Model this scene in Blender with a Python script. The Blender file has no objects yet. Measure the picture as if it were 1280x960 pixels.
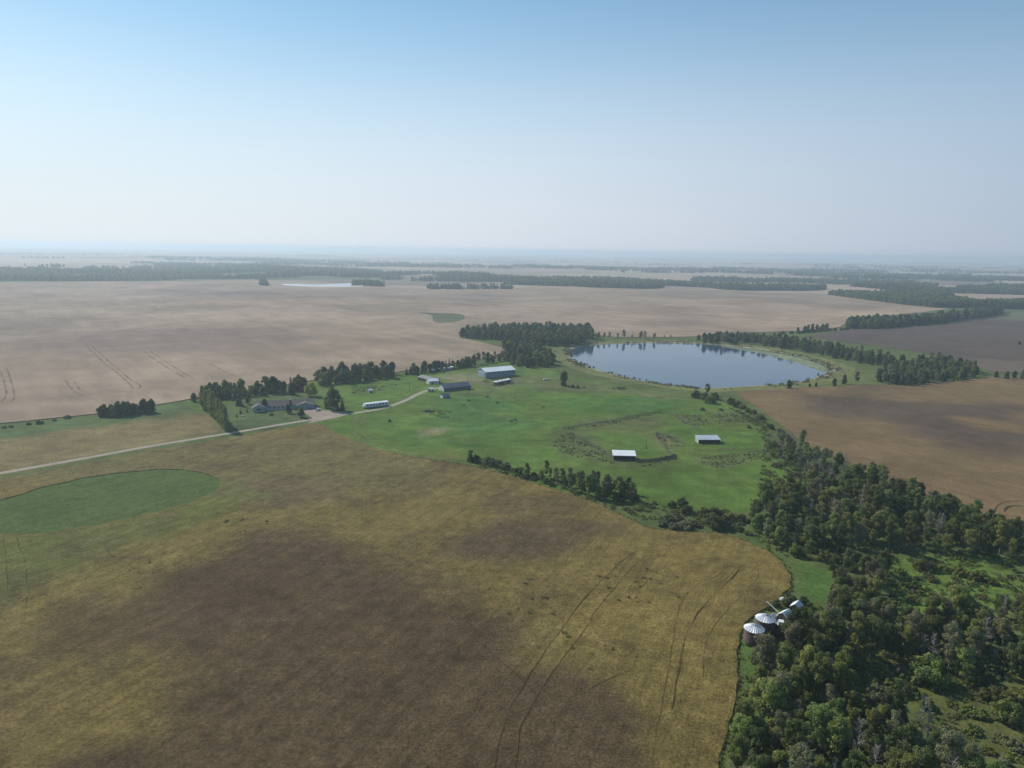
import bpy, bmesh, math, random
import numpy as np
from mathutils import Vector, Matrix, noise
from mathutils.geometry import delaunay_2d_cdt

random.seed(7)
RNG = np.random.default_rng(7)
SC = bpy.context.scene
COL = SC.collection
R = math.radians

# ------------------------------------------------------------------ camera
F_PX, CAM_H = 887.0, 120.0                      # focal length in pixels of a 1280 px wide frame
PITCH = math.atan((480 - 313) / F_PX)
ROLL = math.atan(20 / 1280)
FW = np.array([0, math.cos(PITCH), -math.sin(PITCH)])
RT0 = np.array([1.0, 0, 0])
UP0 = np.cross(RT0, FW)
RT = RT0 * math.cos(ROLL) + UP0 * math.sin(ROLL)
UP = UP0 * math.cos(ROLL) - RT0 * math.sin(ROLL)
cam_d = bpy.data.cameras.new('camera')
cam = bpy.data.objects.new('camera', cam_d)
COL.objects.link(cam)
cam.matrix_world = Matrix(((RT[0], UP[0], -FW[0], 0), (RT[1], UP[1], -FW[1], 0),
                           (RT[2], UP[2], -FW[2], CAM_H), (0, 0, 0, 1)))
cam_d.sensor_fit = 'HORIZONTAL'
cam_d.sensor_width = 36
cam_d.lens = 36 * F_PX / 1280
cam_d.clip_start = 0.5
cam_d.clip_end = 200000
SC.camera = cam

# ------------------------------------------------------------------ sky, sun, exposure
SUN_ELEV, SUN_AZ = 38.0, -50.0                  # azimuth from the view direction, negative = left
w = bpy.data.worlds.new('World')
SC.world = w
w.use_nodes = True
nt = w.node_tree
sky = nt.nodes.new('ShaderNodeTexSky')
sky.sky_type = 'NISHITA'
sky.sun_disc = False
sky.sun_elevation = R(SUN_ELEV)
sky.sun_rotation = R(SUN_AZ)
sky.altitude = 600
sky.air_density = 1.0
sky.dust_density = 0.25
sky.ozone_density = 3.0
bg = nt.nodes['Background']
bg.inputs['Strength'].default_value = 0.085
# the hazy lower air whitens the sky all round, most at the horizon and most towards the sun (forward scatter)
SUN_VEC = (math.sin(R(SUN_AZ)) * math.cos(R(SUN_ELEV)), math.cos(R(SUN_AZ)) * math.cos(R(SUN_ELEV)), math.sin(R(SUN_ELEV)))
tc = nt.nodes.new('ShaderNodeTexCoord')
sx = nt.nodes.new('ShaderNodeSeparateXYZ')
nt.links.new(tc.outputs['Generated'], sx.inputs[0])


def world_ramp(src, stops, interp='B_SPLINE'):
    rp_ = nt.nodes.new('ShaderNodeValToRGB')
    rp_.color_ramp.interpolation = interp
    e = rp_.color_ramp.elements
    while len(e) < len(stops):
        e.new(0.5)
    for q_, (p_, c_) in zip(e, stops):
        q_.position = p_
        q_.color = (*c_, 1) if isinstance(c_, tuple) else (c_, c_, c_, 1)
    nt.links.new(src, rp_.inputs[0])
    return rp_.outputs[0]


layer = world_ramp(sx.outputs['Z'], [(0.0, .97), (0.06, .94), (0.15, .74), (0.25, .34), (0.37, .10), (0.8, 0.02)])
dp = nt.nodes.new('ShaderNodeVectorMath')
dp.operation = 'DOT_PRODUCT'
dp.inputs[1].default_value = SUN_VEC
nt.links.new(tc.outputs['Generated'], dp.inputs[0])
hf = nt.nodes.new('ShaderNodeMapRange')
hf.inputs['From Min'].default_value = -1.0
nt.links.new(dp.outputs['Value'], hf.inputs['Value'])
air = world_ramp(hf.outputs[0], [(0.0, (.28, .36, .48)), (0.45, (.32, .39, .50)), (0.56, (.42, .475, .58)), (0.77, (.625, .66, .73)), (0.9, (.72, .76, .80)), (1.0, (.90, .93, .94))], 'LINEAR')
scl = nt.nodes.new('ShaderNodeVectorMath')
scl.operation = 'SCALE'
scl.inputs['Scale'].default_value = 1 / 0.085
nt.links.new(air, scl.inputs[0])
mxs = nt.nodes.new('ShaderNodeMix')
mxs.data_type = 'RGBA'
nt.links.new(layer, mxs.inputs[0])
gain = nt.nodes.new('ShaderNodeVectorMath')
gain.operation = 'MULTIPLY'
gain.inputs[1].default_value = (.61, 1.18, 1.20)
nt.links.new(sky.outputs[0], gain.inputs[0])
nt.links.new(gain.outputs[0], mxs.inputs[6])
nt.links.new(scl.outputs[0], mxs.inputs[7])
nt.links.new(mxs.outputs[2], bg.inputs['Color'])
sd = bpy.data.lights.new('sun', 'SUN')
sd.energy = 3.8
sd.angle = R(0.53)
sd.color = (1.0, 0.93, 0.83)
sun = bpy.data.objects.new('sun', sd)
COL.objects.link(sun)
sun_dir = Vector((math.sin(R(SUN_AZ)) * math.cos(R(SUN_ELEV)), math.cos(R(SUN_AZ)) * math.cos(R(SUN_ELEV)), math.sin(R(SUN_ELEV))))
sun.rotation_euler = sun_dir.to_track_quat('Z', 'Y').to_euler()
sun.location = (0, 0, 300)
vs = SC.view_settings
vs.view_transform = 'Standard'
vs.look = 'None'
vs.exposure = 0.2
vs.gamma = 1.0
vs.use_curve_mapping = False
SC.cycles.use_denoising = True
SC.cycles.max_bounces = 6
SC.cycles.diffuse_bounces = 2
SC.cycles.transmission_bounces = 3
SC.cycles.transparent_max_bounces = 4
SC.cycles.volume_bounces = 3
SC.cycles.sample_clamp_indirect = 4
HAZE_DENSITY = 1.45e-4
HAZE_COLOR = (0.73, 0.875, 1.0)

# ------------------------------------------------------------------ terrain
LAKE_C, LAKE_R = np.array([207.0, 800.0]), 152.0


def sst(a, b, x):
    t = np.clip((x - a) / (b - a), 0, 1)
    return t * t * (3 - 2 * t)


def hgt(x, y):
    """height of the land (vectorised)"""
    x = np.asarray(x, float)
    y = np.asarray(y, float)
    d = np.hypot(x, y)
    near = 0.45 * np.sin(x * 0.043 + 0.6) * np.cos(y * 0.037 + 1.0) + 0.3 * np.sin(x * 0.021 - y * 0.026)
    roll = (3.6 * np.sin(x * 0.0061 + y * 0.0023 + 0.5) + 2.6 * np.sin(y * 0.0074 - x * 0.0016 + 2.0)
            + 1.3 * np.sin(x * 0.013 - y * 0.011))
    far = 16 * np.sin(x * 0.0007 + 1.0) * np.sin(y * 0.00055 + 0.4) + 9 * np.sin(x * 0.0013 - y * 0.0011)
    dl = np.hypot(x - LAKE_C[0], y - LAKE_C[1])
    keep = sst(LAKE_R + 10, LAKE_R + 260, dl)
    h = near * (1 - sst(900, 1500, d)) * sst(LAKE_R, LAKE_R + 60, dl) + roll * sst(640, 1250, d) * keep
    h = h + (far - 6) * sst(3500, 9000, d)
    return h - 1.3 * (1 - sst(LAKE_R - 4, LAKE_R + 34, dl))


def un(u, v):
    """ground point that is seen at photo pixel u, v (1280 x 960)"""
    d = FW + RT * (u - 640) / F_PX + UP * (480 - v) / F_PX
    z = 0.0
    for _ in range(14):
        t = (z - CAM_H) / d[2]
        P = d * t
        z = 0.5 * z + 0.5 * float(hgt(P[0], P[1]))
    return np.array([P[0], P[1], float(hgt(P[0], P[1]))])


def un_many(uv):
    uv = np.asarray(uv, float)
    d = FW[None] + RT[None] * ((uv[:, :1] - 640) / F_PX) + UP[None] * ((480 - uv[:, 1:]) / F_PX)
    z = np.zeros(len(uv))
    for _ in range(14):
        P = d * ((z - CAM_H) / d[:, 2])[:, None]
        z = 0.5 * z + 0.5 * hgt(P[:, 0], P[:, 1])
    return np.c_[P[:, 0], P[:, 1], hgt(P[:, 0], P[:, 1])]


def proj(P):
    d = np.asarray(P, float) - np.array([0, 0, CAM_H])
    k = d @ FW
    return 640 + F_PX * (d @ RT) / k, 480 - F_PX * (d @ UP) / k


def G(pts):
    """photo pixels (or ('w', x, y) world points) -> world polygon"""
    out = []
    for p in pts:
        out.append((p[1], p[2]) if p[0] == 'w' else tuple(un(*p)[:2]))
    return np.array(out)


def smooth_poly(P, closed=True, step=None, n=5):
    """Catmull-Rom through the points"""
    P = np.asarray(P)
    m = len(P)
    out = []
    rng = range(m) if closed else range(m - 1)
    for i in rng:
        if closed:
            a, b, c, d = P[i - 1], P[i], P[(i + 1) % m], P[(i + 2) % m]
        else:
            a, b, c, d = P[max(i - 1, 0)], P[i], P[i + 1], P[min(i + 2, m - 1)]
        for k in range(n):
            t = k / n
            out.append(0.5 * (2 * b + (c - a) * t + (2 * a - 5 * b + 4 * c - d) * t * t + (3 * b - a - 3 * c + d) * t ** 3))
    if not closed:
        out.append(P[-1])
    return np.array(out)


def resample(P, closed=True):
    """split long edges: about 1.6 percent of the distance"""
    out = []
    m = len(P)
    for i in range(m if closed else m - 1):
        a, b = P[i], P[(i + 1) % m]
        L = np.hypot(*(b - a))
        s = max(3.0, 0.022 * np.hypot(*(a + b)) / 2)
        k = max(1, int(L / s))
        for j in range(k):
            out.append(a + (b - a) * j / k)
    if not closed:
        out.append(P[-1])
    return np.array(out)


def inside(P, X):
    x, y = X[:, 0], X[:, 1]
    r = np.zeros(len(X), bool)
    m = len(P)
    for i in range(m):
        x0, y0 = P[i]
        x1, y1 = P[(i + 1) % m]
        if y0 == y1:
            continue
        c = ((y0 > y) != (y1 > y)) & (x < (x1 - x0) * (y - y0) / (y1 - y0) + x0)
        r ^= c
    return r


def pdist(P, X, closed=True):
    best = np.full(len(X), 1e12)
    m = len(P)
    for i in range(m if closed else m - 1):
        a, b = P[i], P[(i + 1) % m]
        ab = b - a
        L2 = ab @ ab + 1e-9
        t = np.clip(((X - a) @ ab) / L2, 0, 1)
        q = X - (a + t[:, None] * ab)
        best = np.minimum(best, (q * q).sum(1))
    return np.sqrt(best)


def soft_mask(P, X, soft):
    s = pdist(P, X)
    s = np.where(inside(P, X), s, -s)
    return sst(-soft, soft, s)


def strip(P, wid):
    """outline of a band of width wid along the open line P"""
    P = np.asarray(P)
    T = np.gradient(P, axis=0)
    T /= np.linalg.norm(T, axis=1)[:, None]
    N = np.c_[-T[:, 1], T[:, 0]]
    wd = np.broadcast_to(np.asarray(wid, float), (len(P),))[:, None] / 2
    return np.r_[P + N * wd, (P - N * wd)[::-1]]


PX_BEIGE = [(-300, 357), (-100, 354), (0, 353), (120, 352), (200, 352), (322, 349.5), (332, 357), (348, 360), (400, 361),
            (480, 360), (560, 361), (640, 361), (690, 357), (760, 359), (820, 361), (900, 362.5), (960, 366), (1010, 365.5),
            (1060, 371), (1120, 379), (1190, 385), (1150, 391), (1100, 396), (1062, 402), (1050, 409), (1030, 412),
            (1000, 414), (960, 415), (900, 416), (870, 421), (830, 422), (770, 422), (742, 418), (700, 410), (640, 408),
            (590, 411), (572, 416), (576, 423), (600, 428), (628, 435), (634, 440), (610, 448), (560, 455), (510, 463),
            (495, 466), (400, 474), (330, 486), (250, 497), (200, 506), (120, 518), (60, 524), (0, 530), (-120, 546), (-300, 568)]
PX_DARK = [(1005, 421), (1060, 412), (1130, 408), (1200, 400), (1255, 392), (1290, 390), (1560, 382), (1560, 480), (1290, 467),
           (1242, 465), (1215, 455), (1180, 446), (1120, 436), (1060, 428)]
PX_ORANGE = [(922, 491), (960, 487.5), (1005, 484.5), (1100, 482), (1160, 480), (1205, 476), (1245, 470), (1290, 472), (1560, 482),
             (1560, 752), (1400, 704), (1280, 666), (1230, 650), (1180, 628), (1120, 604), (1060, 578), (1010, 556), (975, 530),
             (945, 508)]
PX_PASTURE = [(232, 503), (300, 492), (400, 478), (500, 468), (560, 459), (610, 453), (645, 449), (668, 456), (690, 464), (715, 470),
              (760, 479), (800, 487), (850, 492), (880, 495), (915, 508), (948, 530), (960, 546), (955, 562), (985, 577), (1015, 598),
              (1002, 616), (965, 630), (930, 641), (890, 640), (850, 640), (805, 630), (770, 630), (700, 613), (640, 594), (560, 581),
              (500, 571), (450, 556), (418, 541), (400, 530), (300, 546), (284, 543), (262, 520)]
PX_FRONT = [('w', -620, 260), (-120, 618), (0, 599), (150, 571.5), (290, 547), (370, 533.5), (398, 531), (420, 541), (450, 554), (500, 569),
            (560, 579), (620, 591), (690, 612), (740, 628), (780, 647), (810, 660), (850, 666), (900, 668), (940, 681), (972, 698),
            (986, 716), (986, 734), (972, 753), (945, 769), (928, 786), (922, 815), (921, 850), (916, 885), (906, 925), (899, 965),
            ('w', 47, 120), ('w', 42, 0), ('w', 30, -260), ('w', -500, -260), ('w', -760, 40)]
PX_OVAL = [(-95, 655), (-60, 640), (0, 626), (70, 606), (140, 593), (210, 587.5), (250, 591), (272, 599), (275, 609), (262, 620), (232, 631),
           (180, 645), (110, 659), (50, 667), (0, 670), (-60, 672)]
PX_SLOUGH = [(522, 391), (545, 392), (575, 393), (581, 398), (572, 402), (550, 404), (541, 401), (540, 395)]
PX_POND = [(352, 355.6), (376, 354.6), (400, 356.0), (440, 354.6), (464, 356.6), (440, 358.0), (400, 358.2), (366, 357)]
PX_DRIVE = [(384, 529), (393, 524), (378, 514), (372, 509), (398, 508), (403, 513), (425, 514.5), (438, 516), (425, 521), (402, 526)]
PX_ROAD = [(-260, 644), (-120, 615.5), (0, 591.5), (150, 564.5), (290, 541), (340, 532.5), (380, 526), (420, 519.5), (455, 514.5), (480, 510),
           (498, 504), (510, 499), (525, 491.5), (538, 487), (552, 484)]

lake_a = np.linspace(0, 2 * math.pi, 97)[:-1]
LAKE_PX = [(711, 443), (711.5, 439.5), (717, 435.6), (732, 432.2), (760, 429.8), (820, 428), (870, 429), (920, 433), (970, 440), (1010, 449), (1033, 457), (1038, 463),
           (1025, 470), (990, 478), (940, 482), (890, 484), (860, 483), (820, 478.5), (780, 470.5), (740, 459.5), (724, 453), (714, 447)]
REG = {}
REG['beige'] = resample(G(PX_BEIGE))
REG['dark'] = resample(G(PX_DARK))
REG['orange'] = resample(smooth_poly(G(PX_ORANGE), n=3))
REG['pasture'] = resample(smooth_poly(G(PX_PASTURE), n=3))
REG['front'] = resample(smooth_poly(G(PX_FRONT), n=4))
REG['front'] = REG['front'] + np.array([[noise.noise((p[0] * .21, p[1] * .21, 3)), noise.noise((p[0] * .21, p[1] * .21, 9))] for p in REG['front']]) * 1.1
REG['oval'] = resample(smooth_poly(G(PX_OVAL), n=5))
REG['oval'] = REG['oval'] + np.array([[noise.noise((p[0] * .12, p[1] * .12, 3)), noise.noise((p[0] * .12, p[1] * .12, 9))] for p in REG['oval']]) * 2.2
REG['slough'] = resample(smooth_poly(G(PX_SLOUGH), n=3))
REG['pond'] = resample(smooth_poly(G(PX_POND), n=3))
REG['drive'] = resample(G(PX_DRIVE))
ROAD_LINE = smooth_poly(G(PX_ROAD), closed=False, n=6)
REG['road'] = strip(ROAD_LINE, 4.6)
lk = smooth_poly(G(LAKE_PX), n=6)
lk = lk + np.array([[noise.noise((p[0] * .04, p[1] * .04, 3)), noise.noise((p[0] * .04, p[1] * .04, 9))] for p in lk]) * 3.0
LAKE_CEN = lk.mean(0)
REG['lake'] = lk
sh_n = np.array([5.5 + 4.0 * noise.noise((p[0] * .02, p[1] * .02, 5)) for p in lk])
rad = lk - LAKE_CEN
REG['algae'] = resample(smooth_poly(G([(905, 432.3), (940, 436.2), (975, 441.8), (1008, 449.5), (1029, 457), (1036.5, 463), (1026, 464), (1006, 456.5), (975, 447.3), (940, 439.6), (905, 433.8)]), n=4))
REG['shore'] = LAKE_CEN + rad * (1 + sh_n / np.hypot(*rad.T))[:, None]
REG['margin'] = LAKE_CEN + rad * (1 + (sh_n * 1.3 + 16) / np.hypot(*rad.T))[:, None]

# points of the sheet: rings that widen with distance, plus every outline
pts, edges = [], []
r = 12.0
k = 0
while r < 60000:
    far = r > 2500
    n = 300 if r > 70 else 40
    for i in range(n):
        # two thirds of the directions lie in front
        s = i / n
        a = (-52 + 104 * s / 0.75) if s < 0.75 else (52 + 256 * (s - 0.75) / 0.25)
        if s >= 0.75 and i % 2:
            continue
        a = R(a) + random.uniform(-.002, .002)
        rr = r * random.uniform(0.988, 1.012)
        pts.append((rr * math.sin(a), rr * math.cos(a)))
    r *= 1.032 if r > 70 else 1.3
    k += 1
pts = np.array(pts)
# keep the grid clear of the outlines so that no slivers arise
ok = np.ones(len(pts), bool)
for P in REG.values():
    ok &= pdist(P, pts) > np.maximum(1.0, 0.005 * np.hypot(*pts.T))
pts = [Vector(p) for p in pts[ok]]
for name, P in REG.items():
    b = len(pts)
    m = len(P)
    pts += [Vector(p) for p in P]
    edges += [(b + i, b + (i + 1) % m) for i in range(m)]
res = delaunay_2d_cdt(pts, edges, [], 0, 1e-4)
V2 = np.array([(v.x, v.y) for v in res[0]])
TRI = np.array([f for f in res[2] if len(f) == 3])
CEN = V2[TRI].mean(1)
ORDER = ['rough', 'margin', 'pasture', 'beige', 'dark', 'orange', 'front', 'oval', 'slough', 'shore', 'lake', 'algae', 'pond', 'drive', 'road']
rid = np.zeros(len(TRI), int)
rid[np.hypot(*CEN.T) > 1650] = -1               # land beyond: far_fields
for i, nm in enumerate(ORDER):
    if nm != 'rough':
        rid[inside(REG[nm], CEN)] = i

# ------------------------------------------------------------------ materials


def lin(c):
    return tuple(((x / 255) / 12.92 if x / 255 <= .04045 else ((x / 255 + .055) / 1.055) ** 2.4) for x in c)


class NT:
    def __init__(self, name):
        self.m = bpy.data.materials.new(name)
        self.m.use_nodes = True
        self.t = self.m.node_tree
        self.b = self.t.nodes['Principled BSDF']
        self.b.inputs['Specular IOR Level'].default_value = 0.15
        self.b.inputs['Roughness'].default_value = 0.9

    def n(self, typ, **kw):
        nd = self.t.nodes.new(typ)
        for k_, v in kw.items():
            setattr(nd, k_, v)
        return nd

    def l(self, a, b):
        self.t.links.new(a, b)

    def noise(self, vec, scale, detail=4, rough=0.6, dist=0.0):
        nd = self.n('ShaderNodeTexNoise')
        nd.inputs['Scale'].default_value = scale
        nd.inputs['Detail'].default_value = detail
        nd.inputs['Roughness'].default_value = rough
        nd.inputs['Distortion'].default_value = dist
        if vec is not None:
            self.l(vec, nd.inputs['Vector'])
        return nd.outputs['Fac']

    def rng(self, fac, a, b, lo=0.3, hi=0.7):
        nd = self.n('ShaderNodeMapRange')
        nd.inputs['From Min'].default_value = lo
        nd.inputs['From Max'].default_value = hi
        nd.inputs['To Min'].default_value = a
        nd.inputs['To Max'].default_value = b
        self.l(fac, nd.inputs['Value'])
        return nd.outputs['Result']

    def mul(self, a, b):
        nd = self.n('ShaderNodeMath', operation='MULTIPLY')
        for i_, s in enumerate((a, b)):
            if isinstance(s, (int, float)):
                nd.inputs[i_].default_value = s
            else:
                self.l(s, nd.inputs[i_])
        return nd.outputs[0]

    def scale(self, col, fac):
        nd = self.n('ShaderNodeVectorMath', operation='SCALE')
        if isinstance(col, tuple):
            nd.inputs[0].default_value = col[:3]
        else:
            self.l(col, nd.inputs[0])
        if isinstance(fac, (int, float)):
            nd.inputs['Scale'].default_value = fac
        else:
            self.l(fac, nd.inputs['Scale'])
        return nd.outputs[0]

    def mix(self, fac, a, b):
        nd = self.n('ShaderNodeMix', data_type='RGBA')
        for s, i_ in ((fac, 0), (a, 6), (b, 7)):
            if isinstance(s, (int, float)):
                nd.inputs[i_].default_value = s
            elif isinstance(s, tuple):
                nd.inputs[i_].default_value = (*s[:3], 1)
            else:
                self.l(s, nd.inputs[i_])
        return nd.outputs[2]

    def bump(self, hgt_, strength, dist):
        nd = self.n('ShaderNodeBump')
        nd.inputs['Strength'].default_value = strength
        nd.inputs['Distance'].default_value = dist
        self.l(hgt_, nd.inputs['Height'])
        self.l(nd.outputs[0], self.b.inputs['Normal'])

    def mapped(self, vec, scale, rot=0.0):
        tn = self.n('ShaderNodeMapping')             # turn first, then stretch
        tn.inputs['Rotation'].default_value = (0, 0, rot)
        self.l(vec, tn.inputs['Vector'])
        nd = self.n('ShaderNodeMapping')
        nd.inputs['Scale'].default_value = scale
        self.l(tn.outputs[0], nd.inputs['Vector'])
        return nd.outputs[0]


def ground_mat(name, fine=0.9, fine_amp=0.25, mid=0.12, mid_amp=0.18, big=0.02, big_amp=0.14, streak=None, bump=0.25, second=None, sec_scale=0.05):
    """ground cover whose colour comes from the sheet's colour attribute, broken up at three scales"""
    m = NT(name)
    pos = m.n('ShaderNodeNewGeometry').outputs['Position']
    at = m.n('ShaderNodeAttribute')
    at.attribute_name = 'cover'
    col = at.outputs['Color']
    if second:
        f = m.rng(m.noise(pos, sec_scale, 7, 0.68, 0.6), 0, 0.55, 0.49, 0.66)
        col = m.mix(f, col, m.scale(col, 1.0) if second is None else second)
    f1 = m.rng(m.noise(pos, fine, 3, 0.7), 1 - fine_amp, 1 + fine_amp)
    f2 = m.rng(m.noise(pos, mid, 4, 0.6), 1 - mid_amp, 1 + mid_amp)
    f3 = m.rng(m.noise(pos, big, 4, 0.55, 0.5), 1 - big_amp, 1 + big_amp)
    f = m.mul(m.mul(f1, f2), f3)
    if streak:
        ang, sc, amp = streak
        v = m.mapped(pos, (sc, sc * 0.05, 1), ang)
        f = m.mul(f, m.rng(m.noise(v, 1.0, 3, 0.6), 1 - amp, 1 + amp))
    m.l(m.scale(col, f), m.b.inputs['Base Color'])
    m.b.inputs['Specular IOR Level'].default_value = 0.05
    m.b.inputs['Roughness'].default_value = 1.0
    if bump:
        m.bump(m.noise(pos, fine * 1.3, 3, 0.7), bump, 0.8)
    return m.m


MAT = {}
MAT['front'] = ground_mat('ripening_crop', 1.1, 0.42, 0.2, 0.26, 0.04, 0.16, (R(25), 0.5, 0.16), 0.6, (0.094, 0.066, 0.036), 0.035)
MAT['oval'] = ground_mat('green_crop', 0.9, 0.36, 0.2, 0.2, 0.04, 0.14, (R(40), 0.5, 0.16), 0.45)
MAT['beige'] = ground_mat('ripe_grain', 0.35, 0.10, 0.03, 0.12, 0.005, 0.26, (R(-35), 0.05, 0.14), 0.2)  # broad tone bands paint in the shading of rolling ground
MAT['dark'] = ground_mat('brown_crop', 0.35, 0.12, 0.05, 0.12, 0.008, 0.14, (R(-35), 0.12, 0.08), 0.25)
MAT['orange'] = ground_mat('orange_brown_crop', 0.6, 0.20, 0.08, 0.14, 0.014, 0.20, (R(-35), 0.3, 0.12), 0.35)
MAT['pasture'] = ground_mat('pasture_grass', 0.7, 0.24, 0.09, 0.26, 0.02, 0.24, None, 0.3, (0.128, 0.152, 0.038), 0.03)
MAT['rough'] = ground_mat('rough_grass', 0.7, 0.30, 0.10, 0.24, 0.02, 0.18, None, 0.5)
MAT['margin'] = MAT['rough']
MAT['slough'] = MAT['rough']
MAT['shore'] = ground_mat('shore_mud', 0.5, 0.25, 0.08, 0.3, 0.03, 0.2, None, 0.3)
MAT['road'] = ground_mat('gravel', 1.4, 0.15, 0.2, 0.12, 0.03, 0.06, None, 0.2)
MAT['drive'] = MAT['road']
MAT['algae'] = ground_mat('algae', 0.4, 0.3, 0.1, 0.35, 0.03, 0.2, None, 0.1, (0.05, 0.07, 0.06), 0.08)


def far_mat():
    m = NT('far_farmland')
    pos = m.n('ShaderNodeNewGeometry').outputs['Position']
    v = m.mapped(pos, (1 / 760, 1 / 760, 0), R(40))
    vo = m.n('ShaderNodeTexVoronoi', distance='CHEBYCHEV')
    vo.inputs['Randomness'].default_value = 0.55
    vo.inputs['Scale'].default_value = 1.0
    m.l(v, vo.inputs['Vector'])
    sep = m.n('ShaderNodeSeparateColor')
    m.l(vo.outputs['Color'], sep.inputs[0])
    rp = m.n('ShaderNodeValToRGB')
    rp.color_ramp.interpolation = 'CONSTANT'
    e = rp.color_ramp.elements
    e[0].position, e[0].color = 0, (0.36, 0.27, 0.20, 1)
    e[1].position, e[1].color = 0.3, (0.30, 0.235, 0.175, 1)
    for p_, c_ in ((0.5, (0.40, 0.31, 0.22, 1)), (0.68, (0.19, 0.16, 0.12, 1)), (0.78, (0.11, 0.13, 0.07, 1)), (0.88, (0.33, 0.26, 0.19, 1))):
        x = e.new(p_)
        x.color = c_
    m.l(sep.outputs[0], rp.inputs[0])
    f = m.mul(m.rng(m.noise(pos, 0.02, 4), .88, 1.12), m.rng(m.noise(pos, 0.003, 4), .85, 1.15))
    m.l(m.scale(rp.outputs[0], f), m.b.inputs['Base Color'])
    m.b.inputs['Roughness'].default_value = 1
    m.b.inputs['Specular IOR Level'].default_value = 0.02
    return m.m


MAT['far'] = far_mat()


def water_mat():
    m = NT('still_water')
    pos = m.n('ShaderNodeNewGeometry').outputs['Position']
    m.b.inputs['Base Color'].default_value = (0.028, 0.060, 0.105, 1)
    m.b.inputs['Roughness'].default_value = 0.06
    m.b.inputs['IOR'].default_value = 1.333
    m.b.inputs['Specular IOR Level'].default_value = 0.5
    big = m.rng(m.noise(pos, 0.012, 3, 0.5, 0.6), 0.02, 0.14, 0.35, 0.65)
    m.l(big, m.b.inputs['Roughness'])
    m.bump(m.noise(m.mapped(pos, (0.5, 1.1, 1), R(20)), 0.8, 3), 0.05, 0.3)
    return m.m


MAT['lake'] = water_mat()
MAT['pond'] = MAT['lake']

# cover colours (albedo) of each region and the patches that differ
BASE = {'rough': (0.100, 0.125, 0.042), 'margin': (0.16, 0.172, 0.066), 'pasture': (0.093, 0.151, 0.031), 'beige': (0.290, 0.214, 0.152),
        'dark': (0.108, 0.082, 0.066), 'orange': (0.180, 0.123, 0.062), 'front': (0.172, 0.130, 0.044), 'oval': (0.080, 0.114, 0.033),
        'slough': (0.10, 0.115, 0.06), 'shore': (0.25, 0.235, 0.135), 'road': (0.34, 0.29, 0.235), 'drive': (0.33, 0.255, 0.21),
        'algae': (0.21, 0.24, 0.14), 'lake': (0, 0, 0), 'pond': (0, 0, 0), 'far': (0.3, 0.3, 0.3)}
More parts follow.
